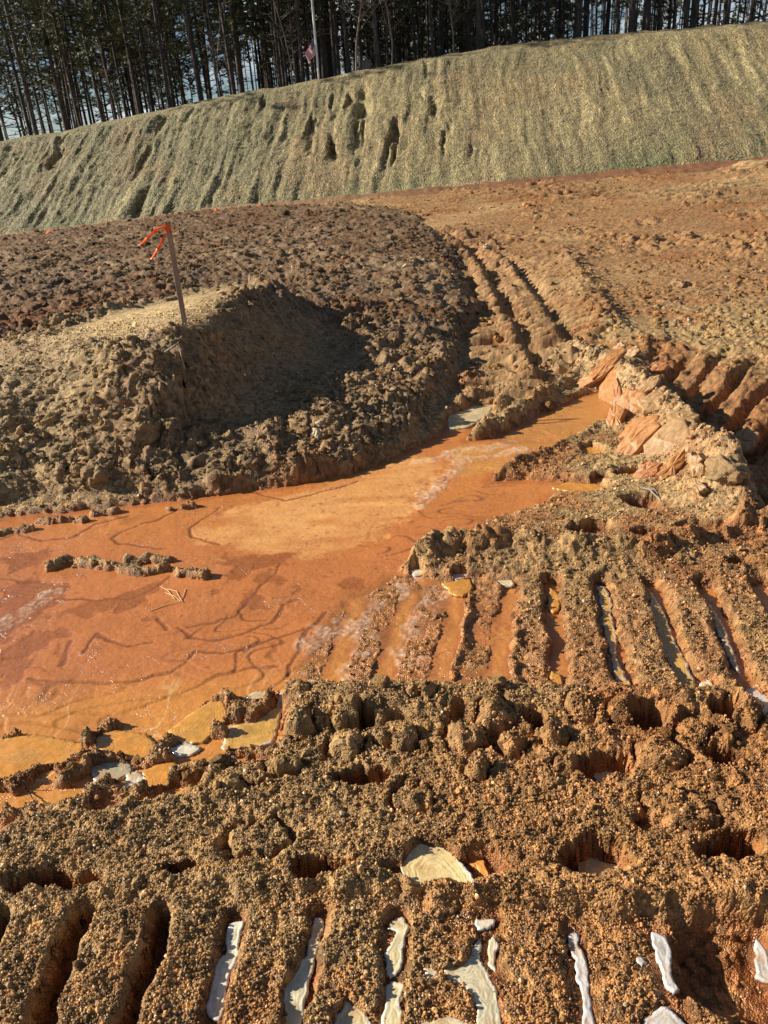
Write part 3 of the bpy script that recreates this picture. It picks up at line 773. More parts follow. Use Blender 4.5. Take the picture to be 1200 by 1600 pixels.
pud_me = np_mesh('muddy_water', np.stack([qx, qy, pz], 1)[used], remap[PF], True, {'col': ('FLOAT_COLOR', pc[used]), 'wet': ('FLOAT', wetp[used])})
print('puddle', len(PF))
m, nt, b = newmat('frozen_muddy_water')
a = N(nt, 'ShaderNodeAttribute'); a.attribute_name = 'col'
g = N(nt, 'ShaderNodeNewGeometry')
c1, f1 = mul_noise(nt, a.outputs['Color'], 90, .88, 1.12, 6, g.outputs['Position'])
# hairline cracks
vo = N(nt, 'ShaderNodeTexVoronoi'); vo.feature = 'DISTANCE_TO_EDGE'; vo.inputs['Scale'].default_value = 14
nzw = N(nt, 'ShaderNodeTexNoise'); nzw.inputs['Scale'].default_value = 9; nzw.inputs['Detail'].default_value = 5
nt.links.new(g.outputs['Position'], nzw.inputs['Vector'])
vm = N(nt, 'ShaderNodeVectorMath', operation='MULTIPLY_ADD'); vm.inputs[1].default_value = (.22, .22, .22)
nt.links.new(nzw.outputs['Color'], vm.inputs[0]); nt.links.new(g.outputs['Position'], vm.inputs[2]); nt.links.new(vm.outputs[0], vo.inputs['Vector'])
mr = N(nt, 'ShaderNodeMapRange'); mr.inputs[1].default_value = .0; mr.inputs[2].default_value = .022; mr.inputs[3].default_value = 1; mr.inputs[4].default_value = 0
nt.links.new(vo.outputs['Distance'], mr.inputs[0])
gate = N(nt, 'ShaderNodeTexNoise'); gate.inputs['Scale'].default_value = 3.5; nt.links.new(g.outputs['Position'], gate.inputs['Vector'])
gr = N(nt, 'ShaderNodeMapRange'); gr.inputs[1].default_value = .48; gr.inputs[2].default_value = .62; nt.links.new(gate.outputs['Fac'], gr.inputs[0])
mu = N(nt, 'ShaderNodeMath', operation='MULTIPLY'); nt.links.new(mr.outputs[0], mu.inputs[0]); nt.links.new(gr.outputs[0], mu.inputs[1])
mu2 = N(nt, 'ShaderNodeMath', operation='MULTIPLY'); mu2.inputs[1].default_value = .55; nt.links.new(mu.outputs[0], mu2.inputs[0])
mxx = N(nt, 'ShaderNodeMix'); mxx.data_type = 'RGBA'; mxx.inputs[7].default_value = (.26, .09, .03, 1)
nt.links.new(mu2.outputs[0], mxx.inputs[0]); nt.links.new(c1, mxx.inputs[6]); nt.links.new(mxx.outputs[2], b.inputs['Base Color'])
wv = N(nt, 'ShaderNodeAttribute'); wv.attribute_name = 'wet'
mr2 = N(nt, 'ShaderNodeMapRange'); mr2.inputs[3].default_value = .42; mr2.inputs[4].default_value = .14
nt.links.new(wv.outputs['Fac'], mr2.inputs[0]); nt.links.new(mr2.outputs[0], b.inputs['Roughness'])
n2 = N(nt, 'ShaderNodeTexNoise'); n2.inputs['Scale'].default_value = 45; n2.inputs['Detail'].default_value = 7
nt.links.new(g.outputs['Position'], n2.inputs['Vector'])
sb = N(nt, 'ShaderNodeMath', operation='SUBTRACT'); nt.links.new(n2.outputs['Fac'], sb.inputs[0]); nt.links.new(mu.outputs[0], sb.inputs[1])
bp = N(nt, 'ShaderNodeBump'); bp.inputs['Strength'].default_value = .55; bp.inputs['Distance'].default_value = .006
nt.links.new(sb.outputs[0], bp.inputs['Height']); nt.links.new(bp.outputs[0], b.inputs['Normal'])
b.inputs['Specular IOR Level'].default_value = .6; b.inputs['Coat Weight'].default_value = .15; b.inputs['Coat Roughness'].default_value = .12
M_WATER = m
water = link('muddy_water', pud_me, M_WATER); tag(water, kind='structure')

# ---------------------------------------------------------------- ice plates
def ice_material(name, c0, c1, c2, line=.5, rough=.3):
    """c0 = middle, c1 = rim, c2 = growth lines; 'edge' holds the distance from the rim in metres"""
    m, nt, b = newmat(name)
    a = N(nt, 'ShaderNodeAttribute'); a.attribute_name = 'edge'
    g = N(nt, 'ShaderNodeNewGeometry')
    nz = N(nt, 'ShaderNodeTexNoise'); nz.inputs['Scale'].default_value = 28; nz.inputs['Detail'].default_value = 5; nt.links.new(g.outputs['Position'], nz.inputs['Vector'])
    k = N(nt, 'ShaderNodeMath', operation='MULTIPLY_ADD'); k.inputs[1].default_value = .035; nt.links.new(nz.outputs['Fac'], k.inputs[0]); nt.links.new(a.outputs['Fac'], k.inputs[2])
    mr = N(nt, 'ShaderNodeMapRange'); mr.inputs[1].default_value = .016; mr.inputs[2].default_value = .030; nt.links.new(k.outputs[0], mr.inputs[0])
    mx = N(nt, 'ShaderNodeMix'); mx.data_type = 'RGBA'; mx.inputs[6].default_value = (*c1, 1); mx.inputs[7].default_value = (*c0, 1); nt.links.new(mr.outputs[0], mx.inputs[0])
    sc = N(nt, 'ShaderNodeMath', operation='MULTIPLY'); sc.inputs[1].default_value = 620; nt.links.new(k.outputs[0], sc.inputs[0])
    sn = N(nt, 'ShaderNodeMath', operation='SINE'); nt.links.new(sc.outputs[0], sn.inputs[0])
    m3 = N(nt, 'ShaderNodeMapRange'); m3.inputs[1].default_value = .72; m3.inputs[2].default_value = 1.0; m3.inputs[4].default_value = line * .6; nt.links.new(sn.outputs[0], m3.inputs[0])
    mx2 = N(nt, 'ShaderNodeMix'); mx2.data_type = 'RGBA'; mx2.inputs[7].default_value = (*c2, 1); nt.links.new(m3.outputs[0], mx2.inputs[0]); nt.links.new(mx.outputs[2], mx2.inputs[6])
    am_ = N(nt, 'ShaderNodeTexNoise'); am_.inputs['Scale'].default_value = 16; am_.inputs['Detail'].default_value = 4; nt.links.new(g.outputs['Position'], am_.inputs['Vector'])
    ar = N(nt, 'ShaderNodeMapRange'); ar.inputs[1].default_value = .47; ar.inputs[2].default_value = .68; ar.inputs[4].default_value = .65; nt.links.new(am_.outputs['Fac'], ar.inputs[0])
    mx4 = N(nt, 'ShaderNodeMix'); mx4.data_type = 'RGBA'; mx4.inputs[7].default_value = (.58, .30, .08, 1); nt.links.new(ar.outputs[0], mx4.inputs[0]); nt.links.new(mx2.outputs[2], mx4.inputs[6])
    cc, _ = mul_noise(nt, mx4.outputs[2], 50, .75, 1.15, 5, g.outputs['Position'])
    b.inputs['Coat Weight'].default_value = .6; b.inputs['Coat Roughness'].default_value = .1
    nt.links.new(cc, b.inputs['Base Color'])
    b.inputs['Roughness'].default_value = rough
    b.inputs['Subsurface Weight'].default_value = .25
    b.inputs['Subsurface Radius'].default_value = (1, .7, .4)
    b.inputs['Subsurface Scale'].default_value = .008
    n4 = N(nt, 'ShaderNodeTexNoise'); n4.inputs['Scale'].default_value = 70; n4.inputs['Detail'].default_value = 4; nt.links.new(g.outputs['Position'], n4.inputs['Vector'])
    ad = N(nt, 'ShaderNodeMath', operation='MULTIPLY_ADD'); ad.inputs[1].default_value = .35; nt.links.new(sn.outputs[0], ad.inputs[0]); nt.links.new(n4.outputs['Fac'], ad.inputs[2])
    bp = N(nt, 'ShaderNodeBump'); bp.inputs['Strength'].default_value = .3; bp.inputs['Distance'].default_value = .002
    nt.links.new(ad.outputs[0], bp.inputs['Height']); nt.links.new(bp.outputs[0], b.inputs['Normal'])
    return m
MI = {
 'white': ice_material('white_ice', (.78, .70, .52), (.86, .82, .72), (.52, .46, .34)),
 'cream': ice_material('cream_ice', (.72, .60, .34), (.84, .78, .62), (.46, .36, .18)),
 'stripe': ice_material('veined_ice', (.72, .62, .40), (.82, .76, .58), (.34, .28, .20), .6),
 'grey': ice_material('grey_ice', (.66, .61, .54), (.76, .72, .68), (.34, .28, .24), .6),
 'fan': ice_material('fan_ice', (.88, .68, .32), (.92, .87, .76), (.62, .48, .24), .3),
 'edge': ice_material('rimmed_ice', (.66, .38, .09), (.76, .72, .62), (.34, .20, .06), .4),
 'amber': ice_material('amber_ice', (.68, .29, .045), (.66, .34, .08), (.78, .56, .24), .35, .25),
 'yellow': ice_material('yellow_ice', (.68, .33, .06), (.68, .42, .13), (.36, .20, .05), .4, .25),
 'pale': ice_material('pale_ice', (.48, .40, .26), (.62, .58, .48), (.30, .22, .12), .5),
}
def ice_plate(P, key, label, zi, res, group=None):
    Q = atxy(P, zi)
    # corner cut + jitter so the outline reads as broken ice
    pts = []
    nQ = len(Q)
    for k in range(nQ):
        a_, b_ = Q[k], Q[(k + 1) % nQ]
        L = np.hypot(*(b_ - a_)); ns = max(1, int(L / .012))
        for t in range(ns):
            p = a_ + (b_ - a_) * t / ns
            nn = np.array([-(b_ - a_)[1], (b_ - a_)[0]]) / (L + 1e-9)
            pts.append(p + nn * (.006 * float(vnoise(np.array([p[0]]), np.array([p[1]]), .013, 301)[0])))
    Q = np.array(pts)
    c = Q.mean(0)
    x0, y0 = Q.min(0) - res; x1, y1 = Q.max(0) + res
    xs = np.arange(x0, x1 + res, res); ys = np.arange(y0, y1 + res, res)
    XX, YY = np.meshgrid(xs, ys)
    gx = XX.ravel(); gy = YY.ravel()
    dd = sdf(gx, gy, Q)
    F_ = grid_faces(len(ys), len(xs))
    cen = dd[F_].mean(1)
    F_ = F_[cen < 0]
    # snap outside / rim verts to the outline
    Qc = np.vstack([Q, Q[:1]])
    for i in np.nonzero(np.abs(dd) < res * .95)[0]:
        if dd[i] > 0 or dd[i] > -.35 * res:
            p = np.array([gx[i], gy[i]]); best = 1e9
            for k in range(len(Q)):
                a_, b_ = Qc[k], Qc[k + 1]; e = b_ - a_
                t = min(1, max(0, (p - a_) @ e / (e @ e + 1e-12))); q = a_ + t * e
                l = ((p - q) ** 2).sum()
                if l < best: best = l; bq = q
            gx[i], gy[i] = bq; dd[i] = 0
    ed = np.maximum(-dd, 0)
    top = .0015 * fbm(gx, gy, .03, 3, 303) + .001 * np.sin(ed * 420) + .004 * vnoise(gx, gy, .09, 305)
    used_ = np.unique(F_); rm_ = -np.ones(len(gx), np.int64); rm_[used_] = np.arange(len(used_)); F_ = rm_[F_]
    V1 = np.stack([gx[used_] - c[0], gy[used_] - c[1], top[used_]], 1)
    n = len(V1)
    V2 = V1.copy(); V2[:, 2] = -.010
    e = np.concatenate([F_[:, [0, 1]], F_[:, [1, 2]], F_[:, [2, 3]], F_[:, [3, 0]]])
    key_ = {}
    for a_, b_ in e.tolist():
        key_[(a_, b_)] = 1
    side = [(b_, a_, a_ + n, b_ + n) for (a_, b_) in key_ if (b_, a_) not in key_]
    FF = np.vstack([F_, F_[:, ::-1] + n, np.array(side, dtype=np.int64).reshape(-1, 4)])
    me = np_mesh('ice_plate', np.vstack([V1, V2]), FF, True, {'edge': ('FLOAT', np.concatenate([ed[used_], ed[used_]]))})
    o = link('ice_plate', me, MI[key])
    o.location = (c[0], c[1], zi)
    tag(o, label, 'ice', group)
    return o
for P, key, lab in ICE:
    ym = np.mean([p[1] for p in P])
    ice_plate(P, key, lab, ice_z(P, lab), .0055 if ym > 1150 else .008, 'ice plates frozen in the track grooves')
for P, key, lab in SHORE:
    ice_plate(P, key, lab, .007, .009, 'ice panes along the puddle shore')
# thick orange piece leaning in the wide hollow
def slab_mesh(name, outline, th, seed, bev=.25, ridges=.3):
    """irregular broken slab: outline in local xy, thickness th, uneven layered faces"""
    rnd = random.Random(seed)
    bm = bmesh.new()
    rings = []
    P = []
    nO = len(outline)
    for k in range(nO):
        a_, b_ = outline[k], outline[(k + 1) % nO]
        for t in range(3):
            f = t / 3
            P.append((a_[0] + (b_[0] - a_[0]) * f + rnd.uniform(-1, 1) * .07 * th * 4, a_[1] + (b_[1] - a_[1]) * f + rnd.uniform(-1, 1) * .04 * th * 4))
    cx = sum(p[0] for p in P) / len(P); cy = sum(p[1] for p in P) / len(P)
    lev = [(-.5, .90), (-.35, 1.0), (-.05, .96), (.1, 1.01), (.38, .97), (.5, .88)]
    for h_, s_ in lev:
        rings.append([bm.verts.new((cx + (p[0] - cx) * s_ + rnd.uniform(-1, 1) * .06 * th, cy + (p[1] - cy) * s_ + rnd.uniform(-1, 1) * .06 * th, h_ * th + rnd.uniform(-1, 1) * .07 * th)) for p in P])
    nP = len(P)
    for r0, r1 in zip(rings[:-1], rings[1:]):
        for k in range(nP):
            bm.faces.new((r0[k], r0[(k + 1) % nP], r1[(k + 1) % nP], r1[k]))
    for r_, sgn in ((rings[0], -1), (rings[-1], 1)):
        inner = [bm.verts.new((cx + (v_.co.x - cx) * .5, cy + (v_.co.y - cy) * .5, v_.co.z + sgn * rnd.uniform(0, .16) * th)) for v_ in r_]
        cv = bm.verts.new((cx, cy, sgn * (.55 + rnd.uniform(-.05, .1)) * th))
        for k in range(nP):
            q = (r_[k], r_[(k + 1) % nP], inner[(k + 1) % nP], inner[k]); t_ = (inner[k], inner[(k + 1) % nP], cv)
            bm.faces.new(q if sgn > 0 else q[::-1]); bm.faces.new(t_ if sgn > 0 else t_[::-1])
    bmesh.ops.recalc_face_normals(bm, faces=bm.faces[:])
    me = bpy.data.meshes.new(name); bm.to_mesh(me); bm.free()
    return me
def slab_material(name, ca, cb, scale=(2.5, 6, 12)):
    m, nt, b = newmat(name)
    tcx = N(nt, 'ShaderNodeTexCoord'); mpx = N(nt, 'ShaderNodeMapping'); mpx.inputs['Scale'].default_value = scale
    nt.links.new(tcx.outputs['Object'], mpx.inputs['Vector'])
    nz = N(nt, 'ShaderNodeTexNoise'); nz.inputs['Scale'].default_value = 9; nz.inputs['Detail'].default_value = 6; nz.inputs['Roughness'].default_value = .65; nt.links.new(mpx.outputs[0], nz.inputs['Vector'])
    rp = N(nt, 'ShaderNodeValToRGB'); rp.color_ramp.elements[0].color = (*ca, 1); rp.color_ramp.elements[1].color = (*cb, 1)
    rp.color_ramp.elements[0].position = .35; rp.color_ramp.elements[1].position = .62
    nt.links.new(nz.outputs['Fac'], rp.inputs[0])
    cc, _ = mul_noise(nt, rp.outputs[0], 60, .8, 1.2, 4)
    nt.links.new(cc, b.inputs['Base Color'])
    b.inputs['Roughness'].default_value = .45
    bp = N(nt, 'ShaderNodeBump'); bp.inputs['Strength'].default_value = .7; bp.inputs['Distance'].default_value = .006
    nt.links.new(nz.outputs['Fac'], bp.inputs['Height']); nt.links.new(bp.outputs[0], b.inputs['Normal'])
    return m
M_SLAB = [slab_material('orange_slab_ice', (.30, .12, .038), (.56, .26, .085)), slab_material('tan_slab_mud', (.27, .145, .06), (.50, .30, .13)), slab_material('red_slab_ice', (.30, .10, .03), (.50, .22, .08)), slab_material('amber_piece_ice', (.60, .22, .03), (.72, .34, .06))]

def zat(x, y):
    z, _ = height(np.array([x], float), np.array([y], float)); return float(z[0])

def bury(px, py, dz=.0, zg=.05):
    """first point where the line of sight through a photo pixel meets the ground"""
    d = FW + RT * ((px - 600) / FPX) + UP * ((800 - py) / FPX)
    ys = np.geomspace(.9, 40, 900) / d[1]
    P = CAM[None] + d[None] * ys[:, None]
    z, _ = height(P[:, 0], P[:, 1])
    i = int(np.argmax(P[:, 2] < z)) if (P[:, 2] < z).any() else len(ys) - 1
    return Vector((P[i, 0], P[i, 1], z[i] + dz))

#  px, py, long, wide, thick, yaw, tilt about long axis, pitch, material, label
SLABS = [
 (948, 575, .26, .075, .035, 150, 35, 12, 0, 'long orange ice splinter at the upper left end of the rubble ridge'),
 (925, 598, .30, .07, .03, 152, 30, 10, 0, 'lower of the two long ice splinters pointing at the orange ice'),
 (968, 548, .09, .05, .03, 100, 50, 60, 1, 'pale upright shard on top of the rubble ridge'),
 (990, 556, .12, .07, .04, 30, 40, 20, 1, 'tan broken plate at the head of the rubble ridge'),
 (955, 618, .34, .18, .035, 145, 14, 8, 0, 'broad smooth orange ice sheet sliding into the orange ice'),
 (985, 640, .20, .16, .04, 60, 25, 14, 0, 'square orange ice slab in the upper middle of the rubble'),
 (965, 628, .24, .05, .04, 140, 40, 15, 2, 'dark red ice bar lying beside the square orange slab'),
 (962, 660, .16, .075, .05, 320, 55, 10, 0, 'thick orange ice block at the end of the muddy dyke'),
 (1012, 612, .16, .06, .035, 290, 55, 20, 1, 'tilted grey tan board of frozen mud on the crest of the rubble'),
 (975, 637, .07, .06, .03, 200, 20, 70, 0, 'small pointed orange shard standing in the middle of the rubble'),
 (1020, 640, .16, .12, .045, 20, 20, 15, 1, 'sunlit tan mud slab on the crest of the rubble'),
 (1000, 676, .24, .12, .04, 170, 30, 6, 0, 'orange crumbling slab halfway down the rubble'),
 (1040, 700, .28, .14, .045, 200, 28, 8, 1, 'largest tan slab with a flat sunlit face in the lower rubble'),
 (985, 705, .32, .10, .05, 165, 18, 6, 0, 'layered yellow orange ice slab at the foot of the rubble'),
 (1052, 735, .16, .05, .05, 225, 40, 10, 0, 'amber ice block poking out below the largest tan slab'),
 (1090, 735, .12, .06, .06, 60, 50, 40, 1, 'blocky tan chunk at the right foot of the rubble'),
 (1068, 668, .13, .10, .05, 130, 35, 20, 1, 'knobbly tan mud chunk on the right side of the rubble crest'),
 (1160, 705, .18, .12, .07, 10, 10, 10, 1, 'flat topped mud block at the right end of the rubble'),
 (1010, 745, .14, .06, .04, 100, 30, 10, 2, 'dark orange ice block in the sand below the rubble'),
 (1030, 580, .12, .05, .04, 300, 50, 30, 2, 'reddish shard on the shaded side of the rubble'),
 (745, 1352, .11, .04, .02, 305, 20, 8, 3, 'bright orange ice bar against the fan shaped ice plate'),
 (1090, 770, .12, .05, .04, 280, 40, 15, 1, 'narrow tan mud wedge by the round holes'),
]
for k, (sx, sy, L, Wd, th, yaw, roll_, pit, mt, lab) in enumerate(SLABS):
    rnd = random.Random(400 + k)
    if sy < 750: L *= 1.3; Wd *= 1.45
    n_ = rnd.choice((5, 6, 7))
    out = []
    for q in range(n_):
        a_ = 2 * math.pi * q / n_ + rnd.uniform(-.25, .25)
        cxx, sxx = math.cos(a_), math.sin(a_)
        mxa = max(abs(cxx), abs(sxx)) ** .6
        out.append((L * .5 * cxx / mxa * rnd.uniform(.85, 1.1), Wd * .5 * sxx / mxa * rnd.uniform(.85, 1.1)))
    me = slab_mesh('ice_slab', out, th, 500 + k)
    o = link('ice_slab' if mt in (0, 2, 3) else 'mud_slab', me, M_SLAB[mt])
    p = bury(sx, sy, .022 if sy < 1000 else .0, .15)
    o.location = p
    if sy < 760:
        # plates lie on the flank that faces the water, long side running up the ridge
        nv = Vector((-.50 + rnd.uniform(-.3, .3), -.42 + rnd.uniform(-.3, .25), .72)).normalized()
        if pit > 35: nv = Vector((-.75, -.55, .25)).normalized()
        ya = R(28 + rnd.uniform(-30, 30)); av = Vector((math.cos(ya), math.sin(ya), 0)); av = (av - nv * av.dot(nv)).normalized(); bv_ = nv.cross(av)
        o.rotation_euler = Matrix((av, bv_, nv)).transposed().to_euler()
    else:
        o.rotation_euler = Euler((R(roll_), R(pit), R(yaw)), 'XYZ')
    tag(o, lab, 'ice' if mt in (0, 2, 3) else 'mud slab', kind='thing')
# small rubble: like chips all over the ridge
chipm = [slab_mesh('rubble_chip', [(.5, .1), (.2, .45), (-.4, .4), (-.5, -.2), (.1, -.45)], .35, 900 + i) for i in range(4)]
for i in range(4): chipm[i].materials.append(M_SLAB[(1, 0, 1, 2)[i]])
rr_ = random.Random(5)
V, Fc = [], []
for k in range(150):
    t = rr_.random(); kk = min(int(t * (len(RUBBLE) - 1)), len(RUBBLE) - 2); f = t * (len(RUBBLE) - 1) - kk
    p = RUBBLE[kk] * (1 - f) + RUBBLE[kk + 1] * f
    xx, yy = p[0] - abs(rr_.gauss(0, .17)) + rr_.gauss(.03, .02), p[1] + rr_.gauss(-.02, .10)
    s_ = rr_.uniform(.015, .05)
    me = chipm[rr_.randrange(3)]
    mat4 = Matrix.Translation((xx, yy, zat(xx, yy) + s_ * .15)) @ Euler((rr_.uniform(-.9, .9), rr_.uniform(-.9, .9), rr_.uniform(0, 6.28))).to_matrix().to_4x4() @ Matrix.Scale(s_, 4)
    V.append((me, mat4))
bm = bmesh.new()
for me, m4 in V:
    me2 = me.copy(); me2.transform(m4)
    bm.from_mesh(me2)
me = bpy.data.meshes.new('rubble_chips'); bm.to_mesh(me); bm.free()
me.materials.append(slab_material('chip_mud', (.26, .125, .045), (.46, .28, .13), (6, 6, 6)))
tag(link('rubble_chips', me), 'small broken chips of frozen mud strewn over the rubble ridge', 'rubble', kind='stuff')

# ---------------------------------------------------------------- granules and clods (instanced stuff)
def clod_group(name, mat, sub, rough_amt, nvar=4):
    ng = bpy.data.node_groups.new(name, 'GeometryNodeTree')
    ng.interface.new_socket('Geometry', in_out='INPUT', socket_type='NodeSocketGeometry')
    ng.interface.new_socket('Geometry', in_out='OUTPUT', socket_type='NodeSocketGeometry')
    gi = ng.nodes.new('NodeGroupInput'); go = ng.nodes.new('NodeGroupOutput')
    g2i = ng.nodes.new('GeometryNodeGeometryToInstance')
    for k in range(nvar):
        ic = ng.nodes.new('GeometryNodeMeshIcoSphere'); ic.inputs['Radius'].default_value = .5; ic.inputs['Subdivisions'].default_value = sub
        nz = ng.nodes.new('ShaderNodeTexNoise'); nz.noise_dimensions = '4D'; nz.inputs['W'].default_value = k * 7.3; nz.inputs['Scale'].default_value = 2.1; nz.inputs['Detail'].default_value = 2
        pos = ng.nodes.new('GeometryNodeInputPosition')
        sub_ = ng.nodes.new('ShaderNodeVectorMath'); sub_.operation = 'SUBTRACT'; sub_.inputs[1].default_value = (.5, .5, .5)
        ng.links.new(nz.outputs['Color'], sub_.inputs[0])
        scl = ng.nodes.new('ShaderNodeVectorMath'); scl.operation = 'SCALE'; scl.inputs['Scale'].default_value = rough_amt
        ng.links.new(sub_.outputs[0], scl.inputs[0])
        sp = ng.nodes.new('GeometryNodeSetPosition'); ng.links.new(ic.outputs['Mesh'], sp.inputs['Geometry']); ng.links.new(scl.outputs[0], sp.inputs['Offset'])
        sm = ng.nodes.new('GeometryNodeSetMaterial'); sm.inputs['Material'].default_value = mat
        ng.links.new(sp.outputs[0], sm.inputs[0]); ng.links.new(sm.outputs[0], g2i.inputs[0])
    iop = ng.nodes.new('GeometryNodeInstanceOnPoints'); iop.inputs['Pick Instance'].default_value = True
    ng.links.new(gi.outputs[0], iop.inputs['Points']); ng.links.new(g2i.outputs[0], iop.inputs['Instance'])
    for an, typ, sock in (('rot', 'FLOAT_VECTOR', 'Rotation'), ('sz', 'FLOAT_VECTOR', 'Scale')):
        na = ng.nodes.new('GeometryNodeInputNamedAttribute'); na.data_type = typ; na.inputs['Name'].default_value = an
        ng.links.new(na.outputs['Attribute'], iop.inputs[sock])
    ri = ng.nodes.new('FunctionNodeRandomValue'); ri.data_type = 'INT'; ri.inputs[4].default_value = 0; ri.inputs[5].default_value = nvar - 1
    ng.links.new(ri.outputs[2], iop.inputs['Instance Index'])
    ng.links.new(iop.outputs[0], go.inputs[0])
    return ng
def scatter(name, xs, ys, size, ng, label, lift=.15, bright=(.8, 1.25), flat=(.6, 1.0), mask=None, seed=0, zoff=None):
    z, mm = height(xs, ys)
    rg = np.random.default_rng(seed)
    keepm = mask(z, mm, xs, ys, rg)
    xs, ys, size, z = xs[keepm], ys[keepm], size[keepm], z[keepm]
    mm = {k: v_[keepm] for k, v_ in mm.items()}
    c = soil_color(xs, ys, z, mm) * rg.uniform(*bright, len(xs))[:, None]
    n = len(xs)
    sz = size[:, None] * np.stack([rg.uniform(.8, 1.25, n), rg.uniform(.8, 1.25, n), rg.uniform(*flat, n)], 1)
    rot = np.stack([rg.uniform(-.6, .6, n), rg.uniform(-.6, .6, n), rg.uniform(0, 6.28, n)], 1)
    me = np_mesh(name, np.stack([xs, ys, z + size * lift], 1), np.zeros((0, 3), np.int64), False, {'col': ('FLOAT_COLOR', np.where((rg.random(n) < .012)[:, None], np.array([[.55, .44, .28]]), c)), 'sz': ('FLOAT_VECTOR', sz), 'rot': ('FLOAT_VECTOR', rot)})
    o = link(name, me)
    md = o.modifiers.new('scatter', 'NODES'); md.node_group = ng
    tag(o, label, 'soil', kind='stuff')
    print(name, n)
    return o
def fan_points(n, y0, y1, rg, power=1.0, half=.56):
    """random points, density falling with distance"""
    t = rg.random(n)
    d0, d1 = .908 * y0 + .713, .908 * y1 + .713
    dep = 1 / ((1 - t) / d0 + t / d1) if power == 1 else d0 * (d1 / d0) ** t
    yy = (dep - .713) / .908
    xx = rg.uniform(-1.12, 1.12, n) * half * dep
    return xx, yy
G_GRAIN = clod_group('grain_scatter', M_GRAIN, 1, .55)
G_CLOD = clod_group('clod_scatter', M_CLODI, 3, 1.0, 6)
rg = np.random.default_rng(21)
gx_, gy_ = fan_points(420000, .9, 6.0, rg)
def grain_mask(z, m, xs, ys, rg):
    p = .9 - .75 * m['basin'] - .75 * sstep(.035, .012, np.minimum(m['gA'], m['gB'])) * np.maximum(m['am'], m['band']) - .6 * m['band'] * (1 - m['xr']) - .5 * m['hole']
    p = p * (1 - .55 * m['am'] * sstep(-.5, -.1, xs)) * (1 - .4 * m['band'])
    p = p * (.55 + .45 * sstep(-.2, .3, fbm(xs, ys, .12, 3, 401)))
    return (rg.random(len(xs)) < p) & (z > .004)
gsz = np.exp(rg.normal(math.log(.0034), .45, len(gx_))) * (1 + .18 * np.maximum(gy_ - 1.5, 0))
scatter('soil_granules', gx_, gy_, gsz, G_GRAIN, 'frozen popcorn like soil granules covering the near ground', .25, (.6, 1.5), (.8, 1.5), grain_mask, 31)
rg = np.random.default_rng(22)
cx_, cy_ = fan_points(60000, 1.6, 26, rg, 2, .58)
csz = np.exp(rg.normal(math.log(.019), .5, len(cx_))); csz = np.clip(csz, .008, .08) * (1 + .05 * cy_)
def clod_mask(z, m, xs, ys, rg):
    p = m['rough'] ** 2 * .6 * (1 - .93 * m['flat']) + .15 * m['lane']
    p = np.where(m['pile'] < .5, p * (1 - .6 * sstep(8, 13, ys)) + .14 * sstep(6, 8, ys), p)
    p = p * sstep(-.35, .25, fbm(xs, ys, .35, 3, 402)) * (1 - .8 * m['steep']) * (1 - m['basin']) * (1 - .9 * m['band']) * (1 - .9 * m['am']) * (1 - m['hole'])
    return (rg.random(len(xs)) < p) & (z > .01)
scatter('loose_clods', cx_, cy_, csz, G_CLOD, 'loose brown clods lying over the churned earth', .05, (.7, 1.05), (.65, 1.0), clod_mask, 32)

# single named lumps that can be picked out
M_LUMP, nt, b = newmat('lump_mud')
g = N(nt, 'ShaderNodeNewGeometry')
nz = N(nt, 'ShaderNodeTexNoise'); nz.inputs['Scale'].default_value = 14; nz.inputs['Detail'].default_value = 6; nt.links.new(g.outputs['Position'], nz.inputs['Vector'])
rp = N(nt, 'ShaderNodeValToRGB'); rp.color_ramp.elements[0].position = .35; rp.color_ramp.elements[1].position = .65
rp.color_ramp.elements[0].color = (.24, .12, .05, 1); rp.color_ramp.elements[1].color = (.42, .28, .14, 1); nt.links.new(nz.outputs['Fac'], rp.inputs[0])
cc, _ = mul_noise(nt, rp.outputs[0], 200, .7, 1.25, 4, g.outputs['Position']); nt.links.new(cc, b.inputs['Base Color'])
b.inputs['Roughness'].default_value = .8
nb = N(nt, 'ShaderNodeTexNoise'); nb.inputs['Scale'].default_value = 120; nb.inputs['Detail'].default_value = 5; nt.links.new(g.outputs['Position'], nb.inputs['Vector'])
bp = N(nt, 'ShaderNodeBump'); bp.inputs['Strength'].default_value = .9; bp.inputs['Distance'].default_value = .008; nt.links.new(nb.outputs['Fac'], bp.inputs['Height']); nt.links.new(bp.outputs[0], b.inputs['Normal'])
from mathutils import noise as mn
